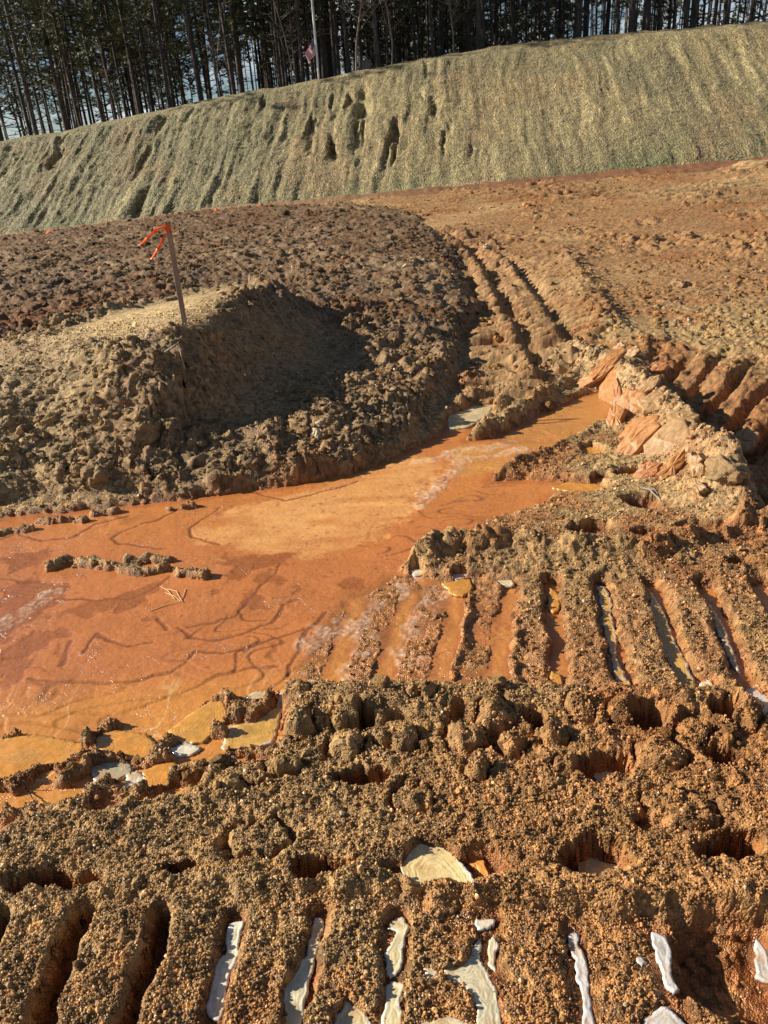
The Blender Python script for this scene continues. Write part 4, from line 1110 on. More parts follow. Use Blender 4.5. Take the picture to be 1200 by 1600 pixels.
def lump(px, py, sx, sy, sz, label, dz=0, seed=0, name='mud_lump', sub=5, grain=.02, mat=None):
    bm = bmesh.new(); bmesh.ops.create_icosphere(bm, subdivisions=sub, radius=1)
    off = Vector((seed * 3.7, seed * 1.9, 5.1))
    for v_ in bm.verts:
        p = v_.co.normalized()
        r = 1 + .34 * mn.noise(p * 1.3 + off) + .22 * mn.noise(p * 3.1 + off) + .12 * mn.noise(p * 7 + off) + (grain / max(sx, .03)) * .35 * mn.noise(p * 18 + off)
        v_.co = Vector((p.x * r * sx, p.y * r * sy, p.z * r * sz))
    for f in bm.faces: f.smooth = True
    me = bpy.data.meshes.new(name); bm.to_mesh(me); bm.free()
    loc = bury(px, py, dz, .1)
    lx_ = loc[0] + RNG.normal(0, .15, 60); ly_ = loc[1] + RNG.normal(0, .15, 60)
    zz, mm = height(lx_, ly_)
    c0 = soil_color(lx_, ly_, zz, mm).mean(0) * .5 + np.array([.30, .21, .11]) * .5
    co = np.empty(len(me.vertices) * 3, np.float32); me.vertices.foreach_get('co', co); co = co.reshape(-1, 3)
    vv = 1 + .4 * fbm(co[:, 0] + co[:, 2], co[:, 1] + co[:, 2] * .7, .05, 3, seed)
    cc = np.ones((len(co), 4), np.float32); cc[:, :3] = c0[None] * vv[:, None]
    at_ = me.attributes.new('col', 'FLOAT_COLOR', 'POINT'); at_.data.foreach_set('color', cc.ravel())
    o = link(name, me, mat or M_CLOD)
    o.location = loc; o.rotation_euler.z = seed
    tag(o, label, 'mud lump', kind='thing')
    return o
LUMPS = [
 (930, 552, .085, .07, .085, 'round tan lump at the upper left end of the rubble ridge'),
 (1135, 730, .13, .10, .10, 'big knobbly clump at the right end of the rubble ridge'),
 (1192, 775, .10, .10, .09, 'mud lump at the right edge beside the deep rut'),
 (232, 672, .10, .08, .09, 'tan lump jutting from the left side of the spoil face'),
 (268, 668, .05, .05, .04, 'small pale block resting beside the jutting tan lump'),
 (240, 715, .09, .08, .11, 'orange brown lump low on the spoil face'),
 (158, 742, .13, .10, .12, 'smooth grey lump at the foot of the spoil pile'),
 (255, 610, .05, .05, .09, 'upright tan knob below the white root'),
 (190, 555, .06, .05, .06, 'sunlit knob on the left shoulder of the mound'),
 (95, 502, .10, .09, .08, 'rounded sandy hump at the left before the dark trench'),
 (1062, 445, .20, .15, .12, 'brown heap on the far plain at the right'),
 (893, 405, .14, .08, .06, 'dark flat clod at the head of the far ruts'),
 (795, 415, .07, .06, .05, 'small dark clod between the far ruts'),
 (1075, 365, .22, .12, .07, 'dark clod pair far out on the smooth plain'),
 (1175, 262, .9, .4, .28, 'red clay heap at the foot of the straw slope'),
 (682, 965, .022, .02, .022, 'little clod standing in the frozen orange track'),
]
for k, (lx, ly, sx, sy, sz_, lab) in enumerate(LUMPS):
    lump(lx, ly, sx * .8, sy * .8, sz_ * .8, lab, -sz_ * .3, k + 1)

# ---------------------------------------------------------------- straw blanket slope
FOOT = [(-700, 470), (-300, 418), (0, 376), (150, 355), (330, 333), (450, 320), (560, 312), (700, 300), (850, 285), (1000, 272), (1100, 263), (1200, 257), (1500, 240), (2100, 215)]
TOPL = np.array([(-900, 330), (-300, 262), (0, 216), (150, 190), (330, 150), (500, 122), (560, 104), (620, 95), (740, 72), (900, 52), (1000, 45), (1100, 36), (1200, 28), (1700, 0), (2400, -20)], float)
UPD = np.array([math.sin(R(7)), math.cos(R(7)), math.tan(R(28))])
def pxof(P):
    v_ = np.asarray(P) - CAM; d = v_ @ FW
    return 600 + FPX * (v_ @ RT) / d, 800 - FPX * (v_ @ UP) / d
fxs = np.linspace(-30, 40, 71)
fys = foot_line(fxs); fzs = foot_z(fxs)
tl = []
for a_, b_, c_ in zip(fxs, fys, fzs):
    P0 = np.array([a_, b_, c_])
    for t in np.arange(0, 40, .05):
        X_, Y_ = pxof(P0 + UPD * t)
        if Y_ < np.interp(X_, TOPL[:, 0], TOPL[:, 1]): break
    tl.append(t)
print('slope t', [round(float(q), 1) for q in tl[::8]])
tl = np.convolve(np.pad(np.array(tl), 2, 'edge'), np.ones(5) / 5, 'valid')
def foot_y(xx): return np.interp(xx, fxs, fys)
def top_t(xx): return np.interp(xx, fxs, tl)
NU, NV = 1150, 230
def slope_surface(uu, vv):
    """uu = foot x, vv = 0 foot .. 1 crest, beyond 1 the plateau behind"""
    T_ = top_t(uu); by = foot_y(uu)
    v1 = np.minimum(vv, 1.0)
    tt = v1 * T_
    X = uu + UPD[0] * tt; Y = by + UPD[1] * tt; Zs = foot_z(uu) + UPD[2] * tt - .05
    cap = np.maximum(vv - 1, 0)
    X = X + UPD[0] * cap * 6; Y = Y + UPD[1] * cap * 6
    Zs = Zs - .6 * (1 - np.cos(np.clip(cap * 4, 0, 1) * math.pi / 2)) * 0
    # round the crest
    Zs = Zs - .30 * np.exp(-((vv - 1.0) / .05) ** 2) * .5
    # rills
    s = uu + .25 * fbm(uu, vv * T_, 2.2, 3, 501)
    r1 = fbm(s * 1.0, vv * T_ * .09, .46, 5, 502, .62)
    r2 = fbm(s * 1.0, vv * T_ * .16, .24, 3, 503, .6)
    env = sstep(0, .08, vv) * sstep(1.02, .9, vv)
    deep_ = sstep(.25, .5, fbm(s + .12 * fbm(uu, vv * T_, .6, 2, 510), vv * T_ * .13, .42, 3, 504)) * (1 - .75 * sstep(1, 5, uu)) * sstep(-.1, .3, fbm(uu, vv * T_, 4.0, 2, 505) + .12)
    rel = .07 * r1 + .04 * r2 + .03 * fbm(uu, vv * T_, .35, 3, 506)
    lft = sstep(4, -8, uu)
    rel = rel * (1 + .9 * lft) - .36 * deep_ * (.55 + .5 * sstep(6, -2, uu))
    # folds near the middle
    rel = rel - .50 * np.exp(-(((uu + .5 - (vv * T_) * 0.02) / .28) ** 2)) * sstep(.25, .45, vv) * sstep(.95, .7, vv) * (.6 + .6 * fbm(uu, vv * T_, .7, 2, 508))
    und = .25 * fbm(uu, vv * T_, 5.0, 2, 507)
    rel = rel * env + und * env + .10 * fbm(uu, vv * T_, .8, 3, 509) * sstep(.8, 1, vv)
    nrm = np.array([-.06, -.46, .88])
    X = X + nrm[0] * rel; Y = Y + nrm[1] * rel; Zs = Zs + nrm[2] * rel
    return X, Y, Zs, rel, r1, r2, deep_
us_ = np.linspace(fxs[0], fxs[-1], NU)
cw = np.cumsum(np.where((us_ > -24) & (us_ < 36), 1.0, .25)); 
uu0 = np.interp(np.linspace(0, 1, NU), np.linspace(0, 1, NU), us_)
core = np.linspace(-17, 27, 1000); outer_l = np.linspace(fxs[0], -17.3, 70); outer_r = np.linspace(27.3, fxs[-1], 80)
uu0 = np.concatenate([outer_l, core, outer_r]); NU = len(uu0)
vv0 = np.concatenate([np.linspace(-.02, 1.0, NV), 1 + np.linspace(.01, 1.5, 24), [3, 6, 12, 24]])
VV, UU = np.meshgrid(vv0, uu0, indexing='ij')
sx_, sy_, sz_, rel, r1, r2, dp_ = slope_surface(UU.ravel(), VV.ravel())
uf, vf = UU.ravel(), VV.ravel()
TT = vf * top_t(uf)
straw = np.repeat(np.array([.37, .31, .17])[None], len(uf), 0)
ng_ = fbm(uf, TT, 2.6, 4, 521)
straw = mixc(straw, np.array([.21, .195, .11]), sstep(-.2, .45, ng_) * .75)
straw = mixc(straw, np.array([.26, .265, .165]), sstep(2, -8, uf) * .65)
straw = mixc(straw, np.array([.36, .255, .14]), sstep(.15, .5, fbm(uf, TT, 1.8, 3, 522)) * .7)
straw = mixc(straw, np.array([.60, .53, .31]), sstep(.25, .6, fbm(uf + .3 * TT * 0, TT * .12, .5, 3, 523)) * .55)
straw = mixc(straw, np.array([.16, .20, .085]), sstep(.22, .02, vf) * sstep(-.2, .3, fbm(uf, TT, 2, 2, 524)) * .7)
straw = mixc(straw, np.array([.25, .16, .09]), sstep(.15, .6, dp_) * .6)
straw = straw * np.array([.96, .87, .69])
straw = straw * (1 + .32 * fbm(uf, TT * .4, .10, 2, 525) + .25 * vnoise(uf, TT, .05, 526))[:, None]
cap_ = vf > 1.04
straw[cap_] = straw[cap_] * .8 + np.array([.12, .08, .05]) * .5
SF = grid_faces(len(vv0), NU)
sl_me = np_mesh('straw_slope', np.stack([sx_, sy_, sz_], 1), SF, True, {'col': ('FLOAT_COLOR', np.clip(straw, .02, .9))})
m, nt, b = newmat('straw_blanket')
a = N(nt, 'ShaderNodeAttribute'); a.attribute_name = 'col'
tcx = N(nt, 'ShaderNodeNewGeometry')
mpx = N(nt, 'ShaderNodeMapping'); mpx.inputs['Scale'].default_value = (16, 5, 5); nt.links.new(tcx.outputs['Position'], mpx.inputs['Vector'])
c1, f1 = mul_noise(nt, a.outputs['Color'], 1.6, .35, 1.55, 8, mpx.outputs[0])
c2, f2 = mul_noise(nt, c1, 22, .6, 1.45, 4, tcx.outputs['Position'])
nt.links.new(c2, b.inputs['Base Color']); b.inputs['Roughness'].default_value = .7
ad = N(nt, 'ShaderNodeMath', operation='ADD'); nt.links.new(f1, ad.inputs[0]); nt.links.new(f2, ad.inputs[1])
bp = N(nt, 'ShaderNodeBump'); bp.inputs['Strength'].default_value = .9; bp.inputs['Distance'].default_value = .08
nt.links.new(ad.outputs[0], bp.inputs['Height']); nt.links.new(bp.outputs[0], b.inputs['Normal'])
M_STRAW = m
slope = link('straw_covered_slope', sl_me, M_STRAW); tag(slope, kind='structure')
# low dirt berm scraped up against the foot of the slope
bu = np.linspace(-22, 34, 900); bv = np.linspace(0, 1, 16)
BV, BU = np.meshgrid(bv, bu, indexing='ij'); bu_, bv_ = BU.ravel(), BV.ravel()
bx = bu_; byy = foot_y(bu_) - .9 + bv_ * 1.3
hb = .10 + .09 * sstep(2, 16, bu_)
bz = foot_z(bu_) - .05 + (hb * np.sin(np.clip(bv_, 0, 1) * math.pi) ** .7) * (1 + .5 * fbm(bx, byy, .7, 3, 531)) + .06 * np.abs(fbm(bx, byy, .22, 3, 532)) + .09 * (bv_ > .5) * (bv_ < .8)
bc = mixc(np.repeat(np.array([.24, .11, .05])[None], len(bx), 0), np.array([.36, .24, .12]), sstep(4, -6, bu_) * .8) * (1 + .35 * fbm(bx, byy, .15, 3, 533))[:, None]
bme = np_mesh('dirt_berm', np.stack([bx, byy, bz], 1), grid_faces(len(bv), len(bu)), True, {'col': ('FLOAT_COLOR', np.clip(bc, .01, .9)), 'wet': ('FLOAT', bx * 0 + .1)})
tag(link('dirt_berm', bme, M_SOIL), kind='structure')
# loose straw fibres lying on the blanket
def fibre_points(n, seed):
    rg = np.random.default_rng(seed)
    u_ = rg.uniform(-18, 28, n); v_ = rg.uniform(.01, 1.0, n)
    X, Y, Z_, *_ = slope_surface(u_, v_)
    return u_, v_, X, Y, Z_, rg
u_, v_, X, Y, Z_, rg = fibre_points(60000, 61)
th = rg.uniform(0, math.pi, len(X)); L_ = rg.uniform(.08, .24, len(X)); wd = rg.uniform(.006, .014, len(X)) * (1 + (Y - 27) * .02)
up_ = np.array([UPD[0], UPD[1], UPD[2]]) / np.linalg.norm(UPD); sd_ = np.array([.99, -.12, 0])
ax_ = np.cos(th)[:, None] * sd_ + np.sin(th)[:, None] * up_ + np.array([-.06, -.46, .88]) * rg.uniform(-.1, .35, len(X))[:, None]
pr = np.cross(ax_, np.array([-.06, -.46, .88])); pr /= np.linalg.norm(pr, axis=1)[:, None]
P0 = np.stack([X, Y, Z_ + .02], 1)
A_ = P0 - ax_ * L_[:, None] * .5 + pr * wd[:, None]; B_ = P0 - ax_ * L_[:, None] * .5 - pr * wd[:, None]; C2 = P0 + ax_ * L_[:, None] * .5 + np.array([0, 0, .01])
Vf = np.stack([A_, B_, C2], 1).reshape(-1, 3)
base = np.where((rg.random(len(X)) < .5)[:, None], np.array([.50, .43, .25]), np.array([.32, .275, .15])) * rg.uniform(.5, 1.15, len(X))[:, None]
cf = np.repeat(base, 3, 0)
fme = np_mesh('straw_fibres', Vf, np.arange(len(Vf)).reshape(-1, 3), False, {'col': ('FLOAT_COLOR', cf)})
m, nt, b = newmat('dry_straw'); a = N(nt, 'ShaderNodeAttribute'); a.attribute_name = 'col'; nt.links.new(a.outputs['Color'], b.inputs['Base Color']); b.inputs['Roughness'].default_value = .5
tag(link('loose_straw', fme, m), 'loose straw fibres caught on the erosion blanket', 'straw', kind='stuff')

# ---------------------------------------------------------------- forest
def crest_point(uq, dist):
    X, Y, Zs, *_ = slope_surface(np.array([uq]), np.array([1.0 + 1e-6]))
    return float(X[0]), float(Y[0]) + dist, float(foot_z(uq) + UPD[2] * top_t(np.array([uq]))[0])
def bark_mat():
    m, nt, b = newmat('pine_bark')
    tcx = N(nt, 'ShaderNodeTexCoord'); mpx = N(nt, 'ShaderNodeMapping'); mpx.inputs['Scale'].default_value = (9, 9, 2.2); nt.links.new(tcx.outputs['Object'], mpx.inputs['Vector'])
    nz = N(nt, 'ShaderNodeTexNoise'); nz.inputs['Scale'].default_value = 2.2; nz.inputs['Detail'].default_value = 5; nt.links.new(mpx.outputs[0], nz.inputs['Vector'])
    rp = N(nt, 'ShaderNodeValToRGB'); rp.color_ramp.elements[0].position = .38; rp.color_ramp.elements[1].position = .66
    rp.color_ramp.elements[0].color = (.012, .010, .009, 1); rp.color_ramp.elements[1].color = (.055, .042, .036, 1)
    oi = N(nt, 'ShaderNodeObjectInfo'); om = N(nt, 'ShaderNodeMapRange'); om.inputs[3].default_value = .7; om.inputs[4].default_value = 2.6; nt.links.new(oi.outputs['Random'], om.inputs[0])
    vs = N(nt, 'ShaderNodeVectorMath', operation='SCALE'); nt.links.new(rp.outputs[0], vs.inputs[0]); nt.links.new(om.outputs[0], vs.inputs['Scale'])
    nt.links.new(nz.outputs['Fac'], rp.inputs[0]); nt.links.new(vs.outputs[0], b.inputs['Base Color']); b.inputs['Roughness'].default_value = .9
    bp = N(nt, 'ShaderNodeBump'); bp.inputs['Strength'].default_value = .8; bp.inputs['Distance'].default_value = .03; nt.links.new(nz.outputs['Fac'], bp.inputs['Height']); nt.links.new(bp.outputs[0], b.inputs['Normal'])
    return m
M_BARK = bark_mat()
def leaf_mat(name, ca, cb):
    m, nt, b = newmat(name)
    g = N(nt, 'ShaderNodeNewGeometry'); nz = N(nt, 'ShaderNodeTexNoise'); nz.inputs['Scale'].default_value = .9; nz.inputs['Detail'].default_value = 4; nt.links.new(g.outputs['Position'], nz.inputs['Vector'])
    rp = N(nt, 'ShaderNodeValToRGB'); rp.color_ramp.elements[0].position = .38; rp.color_ramp.elements[1].position = .64
    rp.color_ramp.elements[0].color = (*ca, 1); rp.color_ramp.elements[1].color = (*cb, 1)
    nt.links.new(nz.outputs['Fac'], rp.inputs[0]); nt.links.new(rp.outputs[0], b.inputs['Base Color']); b.inputs['Roughness'].default_value = .55
    return m
M_NEEDLE = leaf_mat('pine_needles', (.040, .058, .018), (.11, .125, .038))
M_TWIG, _nt, _b = newmat('bare_twigs'); _b.inputs['Base Color'].default_value = (.22, .17, .13, 1); _b.inputs['Roughness'].default_value = .85
def tube(V, F, P, rads, ns=7):
    """append a tube through points P to the lists"""
    P = np.asarray(P, float); base = len(V)
    for i in range(len(P)):
        t = P[min(i + 1, len(P) - 1)] - P[max(i - 1, 0)]; t = t / (np.linalg.norm(t) + 1e-9)
        a_ = np.cross(t, (0, 0, 1)) if abs(t[2]) < .9 else np.cross(t, (1, 0, 0)); a_ /= np.linalg.norm(a_); c = np.cross(t, a_)
        for k in range(ns):
            w_ = 2 * math.pi * k / ns
            V.append(tuple(P[i] + (a_ * math.cos(w_) + c * math.sin(w_)) * rads[i]))
    for i in range(len(P) - 1):
        for k in range(ns):
            F.append((base + i * ns + k, base + i * ns + (k + 1) % ns, base + (i + 1) * ns + (k + 1) % ns, base + (i + 1) * ns + k))
def mesh_from(name, V, F, smooth=True):
    me = bpy.data.meshes.new(name); me.from_pydata(V, [], F); me.update()
    if smooth: me.polygons.foreach_set('use_smooth', [True] * len(me.polygons))
    return me
def pine(seed, H, r0, crown0):
    rn = random.Random(seed)
    V, F = [], []
    P = []; ph = rn.uniform(0, 6)
    for k in range(9):
        t = k / 8
        P.append((.28 * math.sin(t * 2.5 + ph) * t, .28 * math.cos(t * 2.1 + ph) * t, t * H - .6 * (k == 0)))
    rad = [r0 * (1.15 if k == 0 else 1) * (1 - .8 * (k / 8) ** 1.2) for k in range(9)]
    tube(V, F, P, rad, 9)
    P = np.array(P)
    def axis(z): return np.array([np.interp(z, P[:, 2], P[:, 0]), np.interp(z, P[:, 2], P[:, 1]), z])
    # dead stubs
    for k in range(10):
        z = rn.uniform(2, crown0 + 1); a_ = rn.uniform(0, 6.28); L = rn.uniform(.3, 1.4); p = axis(z)
        tube(V, F, [p, p + np.array([math.cos(a_) * L * .6, math.sin(a_) * L * .6, .05]), p + np.array([math.cos(a_) * L, math.sin(a_) * L, .2 * rn.uniform(-1, 1)])], [.025, .015, .006], 3)
    tm = mesh_from('trunk', V, F)
    V, F = [], []
    BV, BF = [], []
    nb = 46
    for k in range(nb):
        f = (k + rn.random()) / nb
        z = crown0 + (H - crown0) * f ** .95
        L = (1.0 - .75 * f) * rn.uniform(1.6, 3.3) * (0.55 + .45 * min(1, f * 5)); a_ = rn.uniform(0, 6.28)
        p = axis(z); dirv = np.array([math.cos(a_), math.sin(a_), rn.uniform(-.1, .45)])
        m_ = p + dirv * L * .55 + np.array([0, 0, .1]); e = p + dirv * L + np.array([0, 0, rn.uniform(-.15, .3)])
        tube(BV, BF, [p, m_, e], [.045 * (1 - .5 * f), .028, .01], 4)
        for q in range(rn.randint(6, 9)):
            t = rn.uniform(.35, 1.05); c = p + (e - p) * t + np.array([rn.gauss(0, .22), rn.gauss(0, .22), rn.gauss(0.05, .16)])
            for s_ in range(15):
                th_ = rn.uniform(0, 6.28); u = rn.uniform(-.5, 1); rr2 = math.sqrt(max(0, 1 - u * u)); l = rn.uniform(.16, .36)
                d = np.array([rr2 * math.cos(th_), rr2 * math.sin(th_), u]); pd_ = np.cross(d, (rn.random(), rn.random(), rn.random())); pd_ = pd_ / (np.linalg.norm(pd_) + 1e-9) * rn.uniform(.016, .034)
                b0 = len(V); V += [tuple(c + pd_), tuple(c - pd_), tuple(c + d * l)]; F.append((b0, b0 + 1, b0 + 2))
    cm = mesh_from('crown', V, F, False); lm_ = mesh_from('branches', BV, BF)
    tm.materials.append(M_BARK); lm_.materials.append(M_BARK); cm.materials.append(M_NEEDLE)
    return tm, lm_, cm
PINES = [pine(1, 19, .085, 4.5), pine(2, 20, .105, 6), pine(3, 17, .062, 4), pine(4, 18, .075, 2.5), pine(5, 14, .045, 3), pine(6, 20, .115, 7)]
rt_ = random.Random(77)
spots = []
tries = 0
def far_ok(X, Y, dmin):
    return all((X - a_) ** 2 + (Y - b_) ** 2 > dmin * dmin for a_, b_, *_ in spots)
while len(spots) < 265 and tries < 20000:
    tries += 1
    d = rt_.uniform(2.5, 46) if rt_.random() < .8 else rt_.uniform(2.5, 10)
    u = rt_.uniform(-30, 42)
    X_, Y_, Z0 = crest_point(u, d)
    pxp, pyp = pxof((X_, Y_, Z0 + 3))
    if pxp < -90 or pxp > 1300: continue
    if pxp < 300 and rt_.random() < .15: continue
    if pxp > 560 and rt_.random() < .4: continue
    if pxp > 880 and rt_.random() < .35: continue
    if far_ok(X_, Y_, .6): spots.append((X_, Y_, Z0, pxp, pyp, d, u))
spots.sort(key=lambda s: s[1])
zones = [(-1e9, 60, 'at the far left end'), (60, 150, 'above the far left slope'), (150, 240, 'above the left slope'), (240, 330, 'left of the middle'), (330, 400, 'well left of the flagpole'), (400, 470, 'just left of the flagpole'),
         (470, 530, 'behind the flagpole'), (530, 600, 'behind the tallest sapling'), (600, 680, 'just right of the saplings'), (680, 780, 'right of the middle'), (780, 880, 'above the right slope'), (880, 1000, 'near the sky gap'), (1000, 1100, 'right of the sky gap'), (1100, 1e9, 'at the far right end')]
for i, (X_, Y_, Z0, pxp, pyp, d, u) in enumerate(spots):
    k = rt_.randrange(6)
    r_ = bpy.data.objects.new('pine_tree', None); COL.objects.link(r_)
    r_.location = (X_, Y_, Z0 - .1); r_.rotation_euler = (rt_.gauss(0, .018), rt_.gauss(0, .022), rt_.uniform(0, 6.28))
    s_ = rt_.uniform(.85, 1.12); r_.scale = (s_, s_, s_)
    zn = next(zz for a_, b_, zz in zones if a_ <= pxp < b_)
    zn = zn.replace('above the ', 'above the ')
    dd_ = 'at the wood edge' if d < 7 else ('inside the wood' if d < 22 else 'deep in the wood')
    kd = ('medium pine', 'thick pine', 'slender pine', 'low branched pine', 'thin young pine', 'thickest pine')[k]
    sfx = ''
    ln = 'leaning left' if r_.rotation_euler.y < -.012 else ('leaning right' if r_.rotation_euler.y > .012 else 'upright')
    tag(r_, f'{ln} {kd} {dd_} {zn}', 'tree', 'pines of the wood on the crest')
    for nm, me in zip(('trunk', 'branches', 'crown'), PINES[k]):
        o = bpy.data.objects.new(nm, me); COL.objects.link(o); o.parent = r_
        if nm == 'branches': o['kind'] = 'stuff'
_by = {}
for o in COL.objects:
    if o.name.startswith('pine_tree'): _by.setdefault(o['label'], []).append(o)
for lb_, os_ in _by.items():
    if len(os_) > 1:
        os_.sort(key=lambda q: q.location.y)
        words_ = ['nearer', 'farther'] if len(os_) == 2 else ['nearest', 'second nearest', 'third nearest', 'fourth nearest', 'fifth nearest', 'sixth nearest', 'seventh nearest', 'eighth nearest'][:len(os_) - 1] + ['farthest']
        for o, w_ in zip(os_, words_): o['label'] = w_ + ' ' + lb_
# distant woodland mass behind, seen only as dark texture between the trunks
V = []; rg = np.random.default_rng(88)
n = 120000
uu_ = rg.uniform(-22, 34, n)
dd_ = rg.uniform(40, 66, n)
cx0 = np.interp(uu_, fxs, fxs + UPD[0] * tl); cy0 = np.interp(uu_, fxs, fys + UPD[1] * tl); cz0 = foot_z(uu_) + UPD[2] * top_t(uu_)
sp = (cy0 + dd_) / cy0
X = cx0 * sp + 0; Y = cy0 + dd_
hgt = rg.beta(1.2, 1.6, n) * 15
dens = sstep(-.2, .4, fbm(X, hgt * 1.3, 5.0, 3, 601) + .45 * np.exp(-((uu_ - 3) / 9) ** 2) - .8 * sstep(0, -8, uu_) * sstep(6.5, 4.0, hgt) - .45 * sstep(0, -8, uu_) - .35 * sstep(8, 16, uu_) - .22)
kp = rg.random(n) < dens
X, Y, hgt, cz0 = X[kp], Y[kp], hgt[kp], cz0[kp]
n = len(X)
c = np.stack([X, Y, cz0 - 1 + hgt], 1)
T3 = []
for q in range(2):
    d = rg.normal(0, 1, (n, 3)); d /= np.linalg.norm(d, axis=1)[:, None]; e = rg.normal(0, 1, (n, 3)); e = np.cross(d, e); e /= np.linalg.norm(e, axis=1)[:, None]
    L = rg.uniform(.25, .7, n)[:, None]
    T3.append(np.stack([c + e * .10, c - e * .10, c + d * L], 1))
Vf = np.concatenate(T3).reshape(-1, 3)
M_FAR = leaf_mat('far_foliage', (.035, .045, .018), (.12, .115, .05))
tag(link('distant_woodland', np_mesh('distant_woodland', Vf, np.arange(len(Vf)).reshape(-1, 3), False), M_FAR), 'dark mass of woodland foliage far behind the pine stems', 'woodland', kind='stuff')
# thin far stems joined into the same kind of stuff
V, F = [], []
for k in range(420):
    u = rt_.uniform(-22, 34); d = rt_.uniform(30, 62); X_, Y_, Z0 = crest_point(u, d)
    X_ *= (Y_ / (Y_ - d * .75)); h = rt_.uniform(9, 17)
    if abs(X_) > Y_ * .7 or X_ < -.12 * Y_: continue
    r0 = rt_.uniform(.05, .11)
    tube(V, F, [(X_, Y_, Z0 - 2), (X_ + rt_.gauss(0, .15), Y_, Z0 + h * .5), (X_ + rt_.gauss(0, .3), Y_, Z0 + h)], [r0, r0 * .8, r0 * .3], 4)
tag(link('distant_stems', mesh_from('distant_stems', V, F), M_BARK), 'far off thin stems seen as one mass behind the pines', 'woodland', kind='stuff')

# bare saplings at the edge
def sapling(seed, H, spread):
    rn = random.Random(seed); V, F = [], []
    def br(p, d, L, r, lev):
        n_ = 4; P = [p]
        dd = np.array(d, float)
        for k in range(n_):
            dd = dd + np.array([rn.gauss(0, .10), rn.gauss(0, .10), .05 * (lev > 0)]); dd /= np.linalg.norm(dd)
            P.append(P[-1] + dd * L / n_)
        tube(V, F, P, [r * (1 - .75 * k / n_) for k in range(n_ + 1)], 5 if lev == 0 else 3)
        if lev < 3:
            for q in range((13, 6, 4)[lev]):
                t = rn.uniform(.25, 1) if lev == 0 else rn.uniform(.2, 1); i = min(int(t * n_), n_ - 1); f = t * n_ - i
                a_ = rn.uniform(0, 6.28); up = rn.uniform(.3, .9)
                dn = np.array([math.cos(a_), math.sin(a_), up]); dn /= np.linalg.norm(dn)
                br(P[i] * (1 - f) + P[i + 1] * f, dn, L * spread * (1.1 - .6 * t) * rn.uniform(.7, 1.1), max(r * .38, .006), lev + 1)
    br(np.array([0, 0, -.2]), (0, 0, 1), H, .035 * H / 4, 0)
    me = mesh_from('sapling', V, F); me.materials.append(M_TWIG); return me
SAPS = [sapling(3, 5.5, .36), sapling(9, 4.2, .32)]
for (px, dist, k, s_, lab) in ((557, 1.4, 0, 1.0, 'tallest bare grey sapling with upswept twigs just right of the flagpole'), (612, 2.2, 1, 1.15, 'thin bare sapling standing right of the tallest bare sapling'), (455, 2.5, 1, 1.0, 'bare sapling just left of the flagpole'),
                               (345, 2.4, 1, .9, 'bare sapling against dark pines left of the flagpole'), (710, 3, 0, .8, 'spindly bare sapling far right of the flagpole'), (925, 2.6, 1, .7, 'small bare sapling above the right part of the slope'),
                               (15, 2.2, 0, .75, 'bushy bare sapling at the far left of the wood'), (190, 3, 1, .8, 'bare sapling between the left pine trunks')):
    u = min(np.linspace(-16, 26, 400), key=lambda q: abs(pxof(crest_point(q, dist))[0] - px))
    X_, Y_, Z0 = crest_point(u, dist)
    o = bpy.data.objects.new('bare_sapling', SAPS[k]); COL.objects.link(o); o.location = (X_, Y_, Z0 - .1); o.scale = (s_, s_, s_); o.rotation_euler.z = px
    tag(o, lab, 'tree', 'bare saplings on the crest')

# ---------------------------------------------------------------- flagpole and flag
def simple(name, col, rough=.6, metal=0.0):
    m, nt, b = newmat(name)
    rgbn = N(nt, 'ShaderNodeRGB'); rgbn.outputs[0].default_value = (*col, 1)
    tcx = N(nt, 'ShaderNodeTexCoord')
    cc, _ = mul_noise(nt, rgbn.outputs[0], 25, .8, 1.15, 4, tcx.outputs['Object'])
    nt.links.new(cc, b.inputs['Base Color']); b.inputs['Roughness'].default_value = rough; b.inputs['Metallic'].default_value = metal
    return m
u = min(np.linspace(-16, 26, 800), key=lambda q: abs(pxof(crest_point(q, .9))[0] - 498))
fx0, fy0, fz0 = crest_point(u, .9)
fp = bpy.data.objects.new('flagpole', None); COL.objects.link(fp); fp.location = (fx0, fy0, fz0 - .3)
tag(fp, 'tall thin pale metal flagpole on the crest with a flag part way up', 'flagpole')
M_POLE = simple('pale_aluminium', (.62, .62, .60), .4, .3)
V, F = [], []; tube(V, F, [(0, 0, -.3), (0, 0, 3), (0, 0, 9.2)], [.042, .038, .026], 12); link('pole', mesh_from('pole', V, F), M_POLE, fp)
bm = bmesh.new(); bmesh.ops.create_uvsphere(bm, u_segments=14, v_segments=10, radius=.06); me = bpy.data.meshes.new('finial'); bm.to_mesh(me); bm.free()
o = link('finial', me, simple('gold_ball', (.6, .42, .12), .3, .8), fp); o.location = (0, 0, 9.26)
V, F = [], []; tube(V, F, [(.048, 0, .8), (.055, .01, 4.5), (.036, 0, 9.1)], [.006] * 3, 4); link('rope', mesh_from('rope', V, F), simple('rope_white', (.6, .58, .5)), fp)
